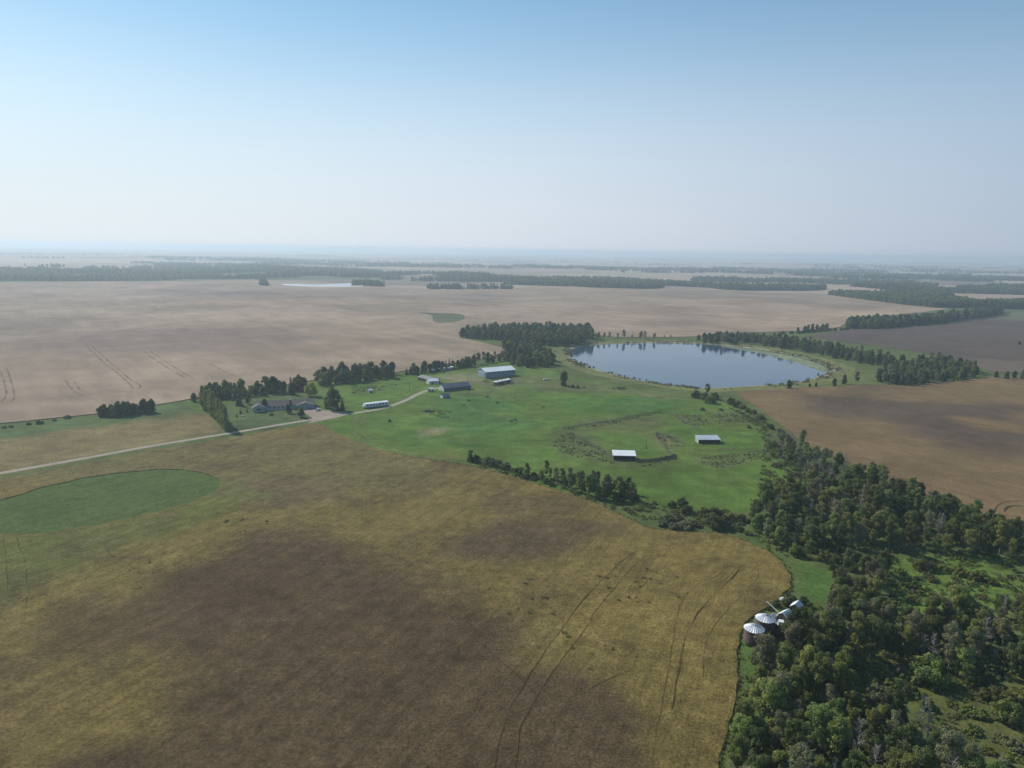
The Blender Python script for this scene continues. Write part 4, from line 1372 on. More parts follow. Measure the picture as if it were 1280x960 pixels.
NEARBY = {
    Z_LOW: [('in the wood beside the edge of the ripening crop', marks((915, 940), (925, 890), (930, 850))), ('in the wood next to the grain bins and granaries', marks((965, 815), (1000, 790), (1020, 770))),
            ('in the wood beside the sunny clearing', marks((1110, 760), (1180, 765), (1250, 760))), ('in the wood around the clearing with the domed willow', marks((1070, 850), (1110, 860), (1170, 860), (1150, 915))),
            ('in the wood beside the grassy slope', marks((1200, 900), (1230, 980), (1270, 860))), ('in the thick of the wood beyond the grain bins', marks((1010, 880), (1030, 930), (1060, 800)))],
    Z_MAIN: [('on the pasture side of the broad wood', marks((950, 640), (975, 625), (1010, 612))), ('in the broad wood along the orange-brown field edge', marks((1080, 605), (1160, 632), (1240, 665))),
             ('in the broad wood above the sunny clearing', marks((1130, 682), (1180, 692), (1240, 697))), ('in the broad wood beside the green meadow strip', marks((960, 676), (1000, 692), (1040, 698)))],
    Z_WN: [('on the lake side of the wood behind the lake', marks((720, 430), (742, 425), (690, 433))), ('at the pale field end of the wood behind the lake', marks((575, 421), (600, 420))),
           ('in the middle of the wood behind the lake', marks((650, 420), (690, 420)))],
    Z_E2: [('in the corner grove on its lake side', marks((1100, 476), (1120, 475))), ('in the corner grove beside the dark brown field', marks((1160, 456), (1215, 463))), ('in the corner grove beside the orange field', marks((1160, 478), (1215, 470)))],
    Z_EAST: [('in the belt above the algae-edged shore of the lake', marks((990, 434), (1060, 445), (1110, 455))), ('in the belt where the pale field meets the lake', marks((880, 427), (930, 428)))],
    Z_HEDGE: [('in the tall hedge, at its rounded lake end', marks((1065, 410), (1085, 409))), ('in the tall hedge, along its middle', marks((1140, 405),)), ('in the tall hedge, at its far woodland end', marks((1200, 397), (1250, 391)))],
}
MASS = {}
for i, (kd, x, y, s, zone, label) in enumerate(PLANTS):
    vi = random.randrange(len(PROTO[kd]))
    z = float(hgt(x, y)) - 0.05
    rot = random.uniform(0, 6.283)
    if i not in single:
        MASS.setdefault(kd, []).append((x, y, z, s, rot, vi))
        continue
    if label:
        lab, grp = label, None
    else:
        if zone in NEARBY:
            zone = min(NEARBY[zone], key=lambda q: min(math.hypot(x - a_[0], y - a_[1]) for a_ in q[1]))[0]
        if NAME[kd] in ('aspen_tree', 'broadleaf_tree') and kd in ('aspen', 'grey_aspen', 'dark_aspen', 'belt_tree'):
            lo_, hi_ = SPAN[(kd, PLANTS[i][4])]
            size_ = ('short ', '', 'tall ')[min(2, int(3 * (s - lo_) / (hi_ - lo_ + 1e-6)))]
        else:
            size_ = ''
        lab = grp = size_ + LOOK[kd] + ' ' + zone
    e_ = empty(NAME[kd], (x, y, z), rot, lab, CAT[NAME[kd]], grp)
    sx = random.uniform(.9, 1.1)
    e_.scale = (s * sx, s * sx, s * random.uniform(.92, 1.08))
    for me in PROTO[kd][vi]:
        c = bpy.data.objects.new(me.name.split('.')[0], me)
        COL.objects.link(c)
        c.parent = e_

# ------------------------------------------------------------------ masses: points that carry instances


def joined(name, pair):
    """one mesh of trunk and crown, used only as an instance source"""
    bm = bmesh.new()
    off = 0
    me = bpy.data.meshes.new(name)
    for k_, p in enumerate(pair):
        nb = len(bm.faces)
        bm.from_mesh(p)
        bm.faces.ensure_lookup_table()
        for f in bm.faces[nb:]:
            f.material_index = k_
    bm.to_mesh(me)
    bm.free()
    for p in pair:
        me.materials.append(p.materials[0])
    return bpy.data.objects.new(name, me)


def mass(name, label, pts_, sources, cat=None):
    """one object: vertices with scale / turn / pick, and a node group that stands a plant on each"""
    A = np.array([p[:3] for p in pts_], np.float32)
    me = bpy.data.meshes.new(name)
    me.vertices.add(len(A))
    me.vertices.foreach_set('co', A.ravel())
    for nm_, typ, vals in (('grow', 'FLOAT', [p[3] for p in pts_]), ('turn', 'FLOAT', [p[4] for p in pts_]), ('pick', 'INT', [p[5] for p in pts_])):
        a_ = me.attributes.new(nm_, typ, 'POINT')
        a_.data.foreach_set('value', np.array(vals, np.float32 if typ == 'FLOAT' else np.int32))
    o = bpy.data.objects.new(name, me)
    COL.objects.link(o)
    ng = bpy.data.node_groups.new(name, 'GeometryNodeTree')
    ng.interface.new_socket('Geometry', in_out='INPUT', socket_type='NodeSocketGeometry')
    ng.interface.new_socket('Geometry', in_out='OUTPUT', socket_type='NodeSocketGeometry')
    N = ng.nodes
    gi, go = N.new('NodeGroupInput'), N.new('NodeGroupOutput')
    iop = N.new('GeometryNodeInstanceOnPoints')
    gti = N.new('GeometryNodeGeometryToInstance')
    for src in reversed(sources):
        oi = N.new('GeometryNodeObjectInfo')
        oi.inputs['Object'].default_value = src
        oi.transform_space = 'ORIGINAL'
        oi.inputs['As Instance'].default_value = True
        ng.links.new(oi.outputs['Geometry'], gti.inputs[0])

    def named(nm_, typ):
        q = N.new('GeometryNodeInputNamedAttribute')
        q.data_type = typ
        q.inputs['Name'].default_value = nm_
        return q.outputs['Attribute']
    cx = N.new('ShaderNodeCombineXYZ')
    ng.links.new(named('turn', 'FLOAT'), cx.inputs[2])
    ng.links.new(gi.outputs[0], iop.inputs['Points'])
    if len(sources) > 1:
        jn = N.new('GeometryNodeJoinGeometry')
        for l_ in list(ng.links):
            if l_.to_node == gti:
                ng.links.remove(l_)
        for nd in [n_ for n_ in N if n_.bl_idname == 'GeometryNodeObjectInfo']:
            ng.links.new(nd.outputs['Geometry'], jn.inputs[0])
        ng.links.new(jn.outputs[0], iop.inputs['Instance'])
        iop.inputs['Pick Instance'].default_value = True
        ng.links.new(named('pick', 'INT'), iop.inputs['Instance Index'])
    else:
        nd = [n_ for n_ in N if n_.bl_idname == 'GeometryNodeObjectInfo'][0]
        ng.links.new(nd.outputs['Geometry'], iop.inputs['Instance'])
    N.remove(gti)
    ng.links.new(cx.outputs[0], iop.inputs['Rotation'])
    ng.links.new(named('grow', 'FLOAT'), iop.inputs['Scale'])
    ng.links.new(iop.outputs[0], go.inputs[0])
    md = o.modifiers.new('plants', 'NODES')
    md.node_group = ng
    return finish(o, 'stuff', label, cat)


rest, srcs = [], []
for kd, L in MASS.items():
    b = len(srcs)
    srcs += [joined('woodland_source', pr_) for pr_ in PROTO[kd]]
    rest += [(x, y, z, s, rot, b + vi) for x, y, z, s, rot, vi in L]
if rest:
    mass('woodland', 'mass of trees filling the woods behind the nearer trunks', rest, srcs, 'woodland')

# far woods, thinner in detail
FAR_SRC = [joined('far_tree_source', broad(201, LEAF['dark_green'], 12, 5.2, 14, 26, (.8, 1.4), .05)), joined('far_tree_source', broad(202, LEAF['aspen'], 13, 4.6, 14, 24, (.8, 1.4), .05)),
           joined('far_tree_source', broad(203, LEAF['dark_green'], 10, 5.6, 14, 26, (.8, 1.4), .05))]
FAR_PX = [
    ([(-200, 361), (0, 353), (100, 352), (190, 351), (230, 349), (320, 349), (329, 355), (331, 342), (300, 341), (200, 339), (0, 338), (-200, 340)], .55),
    ([(180, 349), (320, 348), (400, 346), (480, 344), (480, 341), (420, 337), (330, 334), (250, 331), (190, 331), (215, 338)], .5),
    ([(400, 346), (560, 348), (640, 351), (640, 346), (560, 342), (420, 342)], .5),
    ([(470, 351), (560, 352), (640, 355), (640, 352), (560, 349), (480, 349)], .3),
    ([(560, 350), (640, 356), (700, 358), (760, 360), (830, 362), (890, 363.5), (960, 367), (960, 360), (880, 357), (830, 354), (770, 350), (640, 348)], .6),
    ([(860, 352), (960, 354), (1060, 356), (1060, 353), (960, 350), (870, 349)], .5),
    ([(960, 367), (1010, 366), (1060, 372), (1120, 380), (1170, 385), (1205, 387), (1215, 381), (1190, 374), (1180, 366), (1060, 362), (960, 359)], .7),
    ([(1160, 366), (1290, 369), (1290, 360), (1200, 358), (1100, 357), (1060, 358)], .5),
    ([(1200, 388), (1290, 386), (1330, 384), (1330, 380), (1215, 382)], .6),
    ([(740, 338), (900, 341), (960, 343), (1060, 348), (1290, 354), (1290, 348), (1060, 341), (960, 336), (900, 335), (740, 336)], .45),
    ([(640, 334), (740, 338), (800, 336), (640, 331)], .35), ([(330, 331), (480, 334), (640, 336), (640, 333), (480, 329), (330, 326)], .4),
    ([(180, 325), (330, 328), (480, 329), (330, 323), (190, 321)], .3), ([(-100, 318), (180, 320), (180, 318), (-100, 314)], .25),
    ([(700, 331), (820, 332), (900, 333), (820, 330)], .3), ([(1000, 339), (1290, 343), (1290, 341), (1000, 336)], .35),
    ([(640, 328), (900, 330), (1280, 337), (1280, 335), (900, 328), (640, 326)], .12), ([(0, 314), (640, 324), (640, 322), (0, 311)], .12),
    ([(326, 357), (333, 357), (333, 354), (326, 354)], 1.0), ([(372, 358), (378, 358), (378, 357), (372, 357)], 1.5), ([(392, 355.4), (400, 355.4), (400, 354.4), (392, 354.4)], 1.2), ([(440, 356), (482, 359), (482, 358), (450, 354.6)], .8),
    ([(490, 361), (640, 361.6), (640, 361.2), (490, 360.5)], .6),
]
far_pts = []
rd = random.Random(99)
for k_ in range(60):                              # thin shelterbelts between the far fields
    u_, l_ = rd.uniform(-80, 1300), rd.uniform(25, 150)
    y_ = 318 + 30 * rd.random() ** 1.4
    dy = lambda x: (x - 640) * 20 / 1280
    th = rd.uniform(.35, .9)
    sl_ = rd.uniform(-.012, .012) * l_
    if y_ > 338 and 330 < u_ < 700:
        continue
    FAR_PX.append(([(u_, y_ + dy(u_)), (u_ + l_, y_ + dy(u_ + l_) + sl_), (u_ + l_, y_ + dy(u_ + l_) + sl_ - th), (u_, y_ + dy(u_) - th)], .45))
for px, dens in FAR_PX:
    P = np.array(px, float)
    lo, hi = P.min(0), P.max(0)
    n = int((hi - lo).prod() * dens * 3.4)
    c = np.c_[RNG.uniform(lo[0], hi[0], n), RNG.uniform(lo[1], hi[1], n)]
    c = c[inside(P, c)]
    if not len(c):
        continue
    W = un_many(c)
    for q in W:
        if noise.noise((q[0] * .004, q[1] * .004, 2)) < -.12:
            continue
        far_pts.append((q[0], q[1], q[2] - .3, rd.uniform(.8, 1.5), rd.uniform(0, 6.28), rd.randrange(3)))
mass('far_woods', 'far hazy belts of woodland on the plain', far_pts, FAR_SRC, 'woodland')

# ground plants nobody could count


def cover(px_list, dens, smin, smax, srcn, seed, edge=None):
    out = []
    rd_ = random.Random(seed)
    for px in px_list:
        P = G(px)
        lo, hi = P.min(0), P.max(0)
        n = int((hi - lo).prod() * dens)
        c = np.c_[[rd_.uniform(lo[0], hi[0]) for _ in range(n)], [rd_.uniform(lo[1], hi[1]) for _ in range(n)]]
        c = c[inside(P, c)]
        for p in c:
            if noise.noise((p[0] * .13, p[1] * .13, seed)) < -.2:
                continue
            out.append((p[0], p[1], float(hgt(*p)), rd_.uniform(smin, smax), rd_.uniform(0, 6.28), rd_.randrange(srcn)))
    return out


def src_obj(me):
    return bpy.data.objects.new('tuft_source', me)


WEED_PX = [[(698, 545), (716, 540), (740, 553), (768, 570), (768, 580), (735, 576), (700, 566), (690, 558)], [(705, 535), (760, 524), (825, 513), (826, 516), (770, 530), (712, 538)],
           [(795, 578), (845, 568), (846, 575), (800, 585)], [(842, 517), (875, 519), (893, 531), (868, 535), (850, 526)], [(880, 516), (940, 515), (950, 528), (900, 530)],
           [(872, 572), (950, 564), (952, 573), (900, 585), (878, 581)], [(818, 540), (848, 548), (856, 558), (832, 562), (822, 552)], [(440, 484), (500, 480), (470, 490), (440, 492)],
           [(540, 512), (565, 512), (560, 525), (535, 520)], [(600, 476), (640, 470), (645, 480), (620, 484)]]
CROP_WEED = [[(740, 700), (830, 712), (880, 745), (850, 770), (760, 750)], [(600, 730), (680, 720), (700, 770), (640, 780)], [(150, 690), (190, 700), (185, 722), (150, 715)], [(255, 640), (350, 655), (300, 668)], [(700, 770), (780, 800), (740, 850), (690, 820)]]
cw = [(x_, y_, z_ + .45, g_ * .8, t_, k_) for x_, y_, z_, g_, t_, k_ in cover(CROP_WEED, .03, .5, 1.2, 3, 44)]
mass('tall_weeds', 'tall weeds in patches around the corral and scattered through the crop', cw + cover(WEED_PX, .28, .3, .65, 3, 21), [src_obj(tuft(301 + i, LEAF['weed'], 1.0, .9)) for i in range(3)], 'weeds')
eg = []
rd = random.Random(15)
fr = REG['front']
for i in range(len(fr)):
    a_, b_ = fr[i], fr[(i + 1) % len(fr)]
    if np.hypot(*a_) > 420 or a_[1] < 110:
        continue
    for k_ in range(int(np.hypot(*(b_ - a_)) * 1.6)):
        q = a_ + (b_ - a_) * rd.random() + np.array([rd.gauss(0, .55), rd.gauss(0, .55)])
        eg.append((q[0], q[1], float(hgt(*q)) + .1, rd.uniform(.5, 1.0), rd.uniform(0, 6.28), rd.randrange(2)))
mass('edge_grass', 'ragged tall grass along the edge of the ripening crop', eg, [src_obj(tuft(321 + i, lf, .9, .55, 20, .09)) for i, lf in enumerate((LEAF['reed'], LEAF['light']))], 'grass')
rp = []
rd = random.Random(5)
for i in range(1100):
    k_ = rd.random() * len(lk)
    i0 = int(k_)
    p = lk[i0] + (lk[(i0 + 1) % len(lk)] - lk[i0]) * (k_ - i0)
    q = p + (p - LAKE_CEN) / np.hypot(*(p - LAKE_CEN)) * rd.gauss(5, 4)
    if noise.noise((q[0] * .03, q[1] * .03, 8)) < -.1:
        continue
    rp.append((q[0], q[1], float(hgt(*q)), rd.uniform(.7, 1.5), rd.uniform(0, 6.28), rd.randrange(2)))
mass('reeds', 'reeds and tall grass around the lake shore', rp, [src_obj(tuft(311 + i, LEAF['reed'], 1.1, 1.0, 22, .12)) for i in range(2)], 'reeds')
UNDER = [[(905, 1010), (925, 880), (935, 820), (975, 800), (1010, 760), (1060, 740), (1110, 715), (1290, 715), (1400, 760), (1440, 1010)], [(930, 655), (960, 690), (1050, 712), (1290, 712), (1290, 660), (1100, 600), (955, 550), (950, 600)],
         [(590, 574), (790, 612), (800, 628), (930, 650), (930, 668), (860, 664), (780, 642), (690, 608), (600, 584)], [(900, 505), (960, 530), (955, 550), (930, 520)]]
under_src = [joined('undergrowth_source', willow(401 + i, lf, 1.3, 1.3, 34, 9, (.12, .26))) for i, lf in enumerate((LEAF['willow'], LEAF['grey'], LEAF['light']))] + [src_obj(tuft(405, LEAF['light'], .9, .9)), src_obj(tuft(406, LEAF['reed'], .8, 1.0))]
mass('undergrowth', 'low undergrowth of bushes and tall grass through the woods', cover(UNDER, .16, .5, 1.35, 5, 31), under_src, 'undergrowth')

# ------------------------------------------------------------------ farm buildings


def yaw_of(a, b):
    A, B = un(*a), un(*b)
    return math.atan2(B[1] - A[1], B[0] - A[0])


YAW = R(33)                                      # the farmstead's grid

# machine shed: local x along the long wall, y to the back
root = empty('machine_shed', at(607, 473.3), R(31), 'large machine shed with bright white roof and blue-grey walls', 'shed')
Lx, Wy = 33.0, 17.0
gable_wall(root, 0, Lx, 0, Wy, 6.2, 8.8, M['blue_wall'])
gable_roof(root, 0, Lx, 0, Wy, 6.2, 8.8, M['white_roof'], 0.4)
MB().box(-.2, Lx + .2, -.12, .04, 0.0, .5).build('base_trim', M['concrete'], root)
for k_ in range(2):
    dr = MB().box(-.16, .05, 2.6 + k_ * 6.0, 8.4 + k_ * 6.0, 0.1, 5.2).build('sliding_door', M['house_wall'], root)
    MB().box(-.22, -.16, 5.4 + k_ * 6.0, 5.6 + k_ * 6.0, 1.0, 1.5).build('handle', M['rusty'], dr)
MB().box(-.3, .1, 1.6, 15.4, 5.3, 5.5).build('door_rail', M['white'], root)
for k_ in range(6):
    MB().box(3 + k_ * 5.2, 3.9 + k_ * 5.2, -.06, .06, 4.4, 5.4).build('window', M['glass'], root)
opening(root, 'door', 28.5, 29.6, 0, .1, 2.2, M['white'], M['white'])
for x in (-.09, Lx - .01):
    MB().box(x, x + .1, -.09, .05, 0, 6.0).build('corner_trim', M['white'], root)

# old grey double shed
root = empty('garage', at(531, 477.2), R(-47), 'weathered grey garage with two low roof slopes near tree line', 'garage')
gable_wall(root, -11, 11, 0, 9, 3.0, 4.4, M['wood'])
gable_roof(root, -11, 11, 0, 9, 3.0, 4.4, M['grey_roof'], .5)
for k_ in range(3):
    opening(root, 'door', -9 + k_ * 6.2, -4.8 + k_ * 6.2, 0, .1, 2.5, M['wood'], M['offwhite'])
MB().box(-11.08, -10.9, 2, 7, .1, 2.8).build('end_door', M['offwhite'], root)

root = empty('small_shed', at(541.5, 480), R(30), 'little shed with bright white roof beside the grey garage', 'shed')
gable_wall(root, -4, 5.5, 0, 7, 2.7, 4.2, M['offwhite'])
gable_roof(root, -4, 5.5, 0, 7, 2.7, 4.2, M['white_roof'], .4)
opening(root, 'door', -2, .5, 0, .1, 2.3, M['wood'], M['white'])
opening(root, 'window', 2.4, 3.8, 0, 1.1, 2.0, M['glass'], M['white'])

root = empty('barn', at(555, 489.6), R(32.7), 'long low barn with dark blue roof and pale gable ends', 'barn')
Lx, Wy = 26.0, 11.0
gable_wall(root, 0, Lx, 0, Wy, 2.9, 5.6, M['offwhite'])
gable_roof(root, 0, Lx, 0, Wy, 2.9, 5.6, M['dark_roof'], .35)
MB().box(-.08, Lx + .08, -.07, .03, .0, 2.85).build('siding', M['dark_roof'], root)
MB().prism([(.3, .2), (Wy - .3, .2), (Wy - .3, 2.7), (Wy / 2, 5.2), (.3, 2.7)], 'x', Lx, Lx + .1).build('end_wall', M['white'], root)
dr = MB().box(-.12, .05, 3.6, 7.4, .1, 3.1).build('barn_door', M['offwhite'], root)
MB().box(-.18, -.12, 5.4, 5.6, .1, 3.1).build('rail', M['wood'], dr)
for k_ in range(5):
    MB().box(2.5 + k_ * 5, 3.6 + k_ * 5, -.12, .02, 1.2, 2.0).build('window', M['glass'], root)
for k_ in range(2):
    MB().tube([(8 + k_ * 10, Wy / 2, 5.5), (8 + k_ * 10, Wy / 2, 6.3)], [.35, .35], 8).build('roof_vent', M['galv'], root)

root = empty('tool_shed', at(553.5, 498.2), R(33), 'small shed with slate-blue roof in front of the barn', 'shed')
gable_wall(root, 0, 6.5, 0, 5.0, 2.4, 3.6, M['offwhite'])
gable_roof(root, 0, 6.5, 0, 5.0, 2.4, 3.6, M['dark_roof'], .35)
MB().box(-.02, 6.52, -.06, .03, 0, 2.35).build('siding', M['blue_wall'], root)
opening(root, 'door', 1.6, 2.6, -.06, .1, 2.1, M['wood'], M['white'])
opening(root, 'window', 4.2, 5.4, -.06, 1.0, 1.9, M['glass'], M['white'])

root = empty('pump_house', at(539, 489.5), R(30), 'tiny white pump house at the end of the lane', 'shed')
gable_wall(root, -1.7, 1.9, 0, 3.4, 2.3, 3.2, M['wood'])
gable_roof(root, -1.7, 1.9, 0, 3.4, 2.3, 3.2, M['white_roof'], .4)
opening(root, 'door', -.5, .5, 0, .1, 1.9, M['white'], M['offwhite'])

root = empty('garden_shed', at(463.5, 491), R(20), 'tiny white garden shed behind the trailer home', 'shed')
gable_wall(root, -1.5, 1.5, 0, 2.8, 2.1, 3.0, M['house_wall'])
gable_roof(root, -1.5, 1.5, 0, 2.8, 2.1, 3.0, M['white_roof'], .3)
opening(root, 'door', -.5, .5, 0, .1, 1.8, M['wood'], M['white'])

# trailer home
root = empty('trailer_home', at(457, 510.8), R(35), 'long white trailer home with blue windows beside the lane', 'mobile home')
Lx, Wy = 19.0, 4.2
MB().box(0, Lx, 0, Wy, .75, 3.35).build('body', M['white'], root)
rf = MB().prism([(-.2, 3.37), (Wy + .2, 3.37), (Wy + .2, 3.5), (Wy / 2, 3.85), (-.2, 3.5)], 'x', -.15, Lx + .15).build('roof', M['white_roof'], root)
MB().box(12.2, 12.9, 1.7, 2.3, 3.6, 4.1).build('vent', M['galv'], rf)
MB().box(.15, Lx - .15, .12, Wy - .12, -.3, .74).build('underside_shade', M['dark_roof'], root)  # dark box standing in for the shadow under the trailer
MB().box(-.05, Lx + .05, -.03, .04, 1.15, 1.45).build('stripe', M['blue_wall'], root)
for x in (1.0, 3.6, 6.2, 11.0, 13.6, 16.4):
    opening(root, 'window', x, x + 1.5, 0, 1.75, 2.75, M['glass'], M['offwhite'])
opening(root, 'door', 9.0, 9.9, 0, .85, 2.85, M['blue_wall'], M['white'])
MB().box(8.8, 10.1, -1.3, -.1, -.2, .8).box(8.8, 10.1, -1.9, -1.3, -.2, .4).build('steps', M['wood'], root)
MB().box(-1.3, 0, 1.0, 3.2, .8, 2.3).build('end_bay', M['white'], root)

# house: x along the ridge, front at y = 0
root = empty('house', at(357, 511.5), R(19), 'long low farmhouse with grey-brown roof, dark chimney and garage gable', 'house')
gable_wall(root, -20, 21, 0, 12.5, 2.9, 6.0, M['house_wall'])
rf = gable_roof(root, -20, 21, 0, 12.5, 2.9, 6.0, M['shingle'], .6)
ch = MB().box(3.2, 4.4, .6, 1.9, 2.6, 7.0).build('chimney', M['brick'], root)
MB().box(3.1, 4.5, .5, 2.0, 7.0, 7.2).build('chimney_cap', M['concrete'], ch)
# gable wing at the end (ridge runs front to back)
gable_wall(root, -3.6, 4, -23, -14.5, 2.9, 5.2, M['house_wall'], along='y')
gable_roof(root, -3.6, 4.5, -23, -14.5, 2.9, 5.2, M['shingle'], .6, along='y', name='wing_roof')
mb = MB()
for s in (-1, 1):
    mb.prism([(-18.75 + s * 4.9, 2.62), (-18.75, 5.28), (-18.75, 5.55), (-18.75 + s * 4.9, 2.89)], 'y', -4.32, -4.22)
mb.build('bargeboard', M['white'], root)
opening(root, 'window', -20.4, -17.2, -3.6, .9, 2.5, M['glass'], M['white'])
# garage wing
gable_wall(root, -2.5, 3, 8, 20.4, 2.9, 4.6, M['house_wall'], along='y')
gable_roof(root, -2.5, 4.0, 8, 20.4, 2.9, 4.6, M['shingle'], .5, along='y', name='garage_roof')
MB().prism([(8.1, 2.95), (20.3, 2.95), (14.2, 4.5)], 'y', -2.56, -2.48).build('gable_siding', M['blue_wall'], root)
for k_ in range(2):
    d_ = MB().box(8.6 + k_ * 5.9, 13.6 + k_ * 5.9, -2.57, -2.45, .05, 2.5).build('garage_door', M['blue_wall'], root)
    for j in range(3):
        MB().box(8.65 + k_ * 5.9, 13.55 + k_ * 5.9, -2.6, -2.575, .62 + j * .62, .66 + j * .62).build('panel_joint', M['house_wall'], d_)
# porch
MB().box(-13, -1, -2.2, 0, -.3, .45).build('porch_floor', M['concrete'], root)
for k_ in range(5):
    MB().box(-12.9 + k_ * 2.95, -12.7 + k_ * 2.95, -2.15, -1.95, .45, 2.6).build('porch_post', M['white'], root)
MB().box(-12.7, -1.1, -2.12, -2.0, 1.25, 1.4).box(-12.7, -1.1, -2.12, -2.0, .6, .7).build('railing', M['white'], root)
for x in (-11.6, -8.4, -2.4, .6):
    opening(root, 'window', x, x + 1.7, 0, 1.1, 2.3, M['glass'], M['white'])
dr = opening(root, 'door', -5.4, -4.4, 0, .45, 2.5, M['brick'], M['white'])
MB().tube([(14.2, 0, 4.85), (14.2, 0, 5.9)], [.12, .12], 6).build('vent_pipe', M['white'], root)


def wheel(parent, x, y, r, wd, name='wheel'):
    o = MB().tube([(x, y - wd / 2, r), (x, y + wd / 2, r)], [r, r], 14).build(name, M['rubber'], parent)
    MB().tube([(x, y - wd / 2 - .01, r), (x, y + wd / 2 + .01, r)], [r * .55, r * .55], 10).build('rim', M['galv'], o)
    return o


# white pickup by the garage
root = empty('pickup_truck', at(397.5, 513.2), R(75), 'white pickup truck parked on gravel beside the garage', 'truck')
MB().prism([(-2.7, .5), (2.7, .5), (2.75, .95), (1.2, 1.05), (1.15, 1.1), (-2.7, 1.1)], 'y', -.95, .95).build('body', M['white'], root)
cab = MB().prism([(-.9, 1.1), (1.15, 1.1), (.55, 1.85), (-.75, 1.85)], 'y', -.82, .82).build('cab', M['white'], root)
MB().prism([(-.8, 1.18), (.98, 1.18), (.5, 1.75), (-.68, 1.75)], 'y', -.835, .835).build('window', M['glass'], cab)
MB().prism([(1.0, 1.16), (1.06, 1.2), (.6, 1.8), (.55, 1.76)], 'y', -.7, .7).build('windscreen', M['glass'], cab)
MB().box(-2.6, -1.0, -.8, .8, 1.02, 1.115).build('cargo_bed', M['rubber'], root)
for x in (-1.75, 1.75):
    for y in (-.86, .86):
        wheel(root, x, y, .38, .24)
for y in (-.7, .7):
    MB().box(2.7, 2.78, y - .18, y + .18, .72, .9).build('headlight', M['glass'], root)

# ------------------------------------------------------------------ grain bins


def grain_bin(name, loc, rad, eave, pitch, wall, roof, label, group=None, ribs=24):
    root_ = empty(name, loc, random.uniform(0, 6), label, 'grain bin', group)
    n = 48
    mb_ = MB()
    rings = int(eave / .45)
    z = -.4
    for i in range(rings):
        z0, z1 = eave * i / rings - (.4 if i == 0 else 0), eave * (i + 1) / rings
        mb_.tube([(0, 0, z0), (0, 0, z1 - .05), (0, 0, z1)], [rad, rad, rad - .03], n, i in (0, rings - 1))
    mb_.build('wall', wall, root_, True)
    zt = eave + rad * pitch
    v, f = [], []
    m_ = ribs * 4
    for i in range(m_):
        a = 6.28318 * i / m_
        up_ = .10 if i % 4 == 0 else 0.0
        for q, zz in ((rad + .22, eave - .06), (.35, zt - .35 * pitch)):
            v.append((math.cos(a) * q, math.sin(a) * q, zz + up_))
    for i in range(m_):
        j = (i + 1) % m_
        f.append((2 * i, 2 * j, 2 * j + 1, 2 * i + 1))
    rf_ = mesh_obj('roof', v, f, roof, root_)
    MB().tube([(0, 0, zt - .35 * pitch - .05), (0, 0, zt + .05), (0, 0, zt + .18)], [.42, .42, .1], 12).build('cap', roof, rf_)
    d_ = MB().box(rad - .05, rad + .08, -.4, .4, .3, 1.7).build('hatch', M['galv'], root_)
    mb2 = MB()
    for s in (-.22, .22):
        mb2.tube([(rad + .2, s + 1.2, 0), (rad + .2, s + 1.2, eave)], [.03, .03], 4)
    for k2 in range(int(eave / .5)):
        mb2.tube([(rad + .2, .98, .3 + k2 * .5), (rad + .2, 1.42, .3 + k2 * .5)], [.02, .02], 4)
    mb2.build('ladder', M['galv'], root_)
    return root_


grain_bin('grain_bin', at(941.5, 801), 2.95, 4.3, .46, M['bin_wall'], M['galv'], 'round grain bin with silver cone roof, beside the crop edge')
grain_bin('grain_bin', at(955.5, 788), 2.95, 4.3, .46, M['bin_wall'], M['galv'], 'round grain bin with silver cone roof, next to the scrap heap')
for k_, (u, v, s) in enumerate([(620.5, 481, 1), (625.5, 480, 1.05), (630.5, 479, 1.05), (635.5, 478, 1)]):
    grain_bin('grain_bin', at(u, v), 2.35 * s, 2.9, .5, M['bin_wall'], M['white_roof'], 'squat white-roofed grain bin in the row before the machine shed', 'row of four white-roofed bins before the machine shed', 16)
for k_, (u, v, s) in enumerate([(541, 465.5, 2.2), (549, 464, 1.4), (555.5, 463, 1.2), (560.5, 463, 1.8), (565, 461.7, 2.0)]):
    grain_bin('grain_bin', at(u, v), s, 2.6, .5, M['wood'], M['white_roof'], 'small white-roofed bin against the trees behind the garage', 'small white-roofed bins behind the garage', 14)

# white-roofed granaries and clutter behind the two bins
for (u, v, L_, W_, yw, lab) in [(981, 777, 3.6, 3.2, 40, 'small wooden granary with bright white roof behind the grain bins'),
                                (995, 766, 3.2, 3.0, 50, 'wooden granary with bright white roof standing against the wood')]:
    root = empty('granary', at(u, v), R(yw), lab, 'granary')
    gable_wall(root, -L_ / 2, L_ / 2, -W_ / 2, W_ / 2, 2.6, 3.8, M['wood'])
    gable_roof(root, -L_ / 2, L_ / 2, -W_ / 2, W_ / 2, 2.6, 3.8, M['white_roof'], .3)
    opening(root, 'door', -.5, .5, -W_ / 2, .3, 2.0, M['wood'], M['post'])
root = empty('fuel_tank', at(977, 755.5), R(30), 'small white fuel tank on a stand beyond the granaries', 'tank')
MB().tube([(-.75, 0, 2.1), (-.7, 0, 2.1), (.7, 0, 2.1), (.75, 0, 2.1)], [.35, .55, .55, .35], 14).build('tank', M['white'], root, True)
for x in (-.5, .5):
    for y in (-.4, .4):
        MB().tube([(x, y, -.2), (x, y * .8, 1.7)], [.05, .05], 5).build('leg', M['rusty'], root)
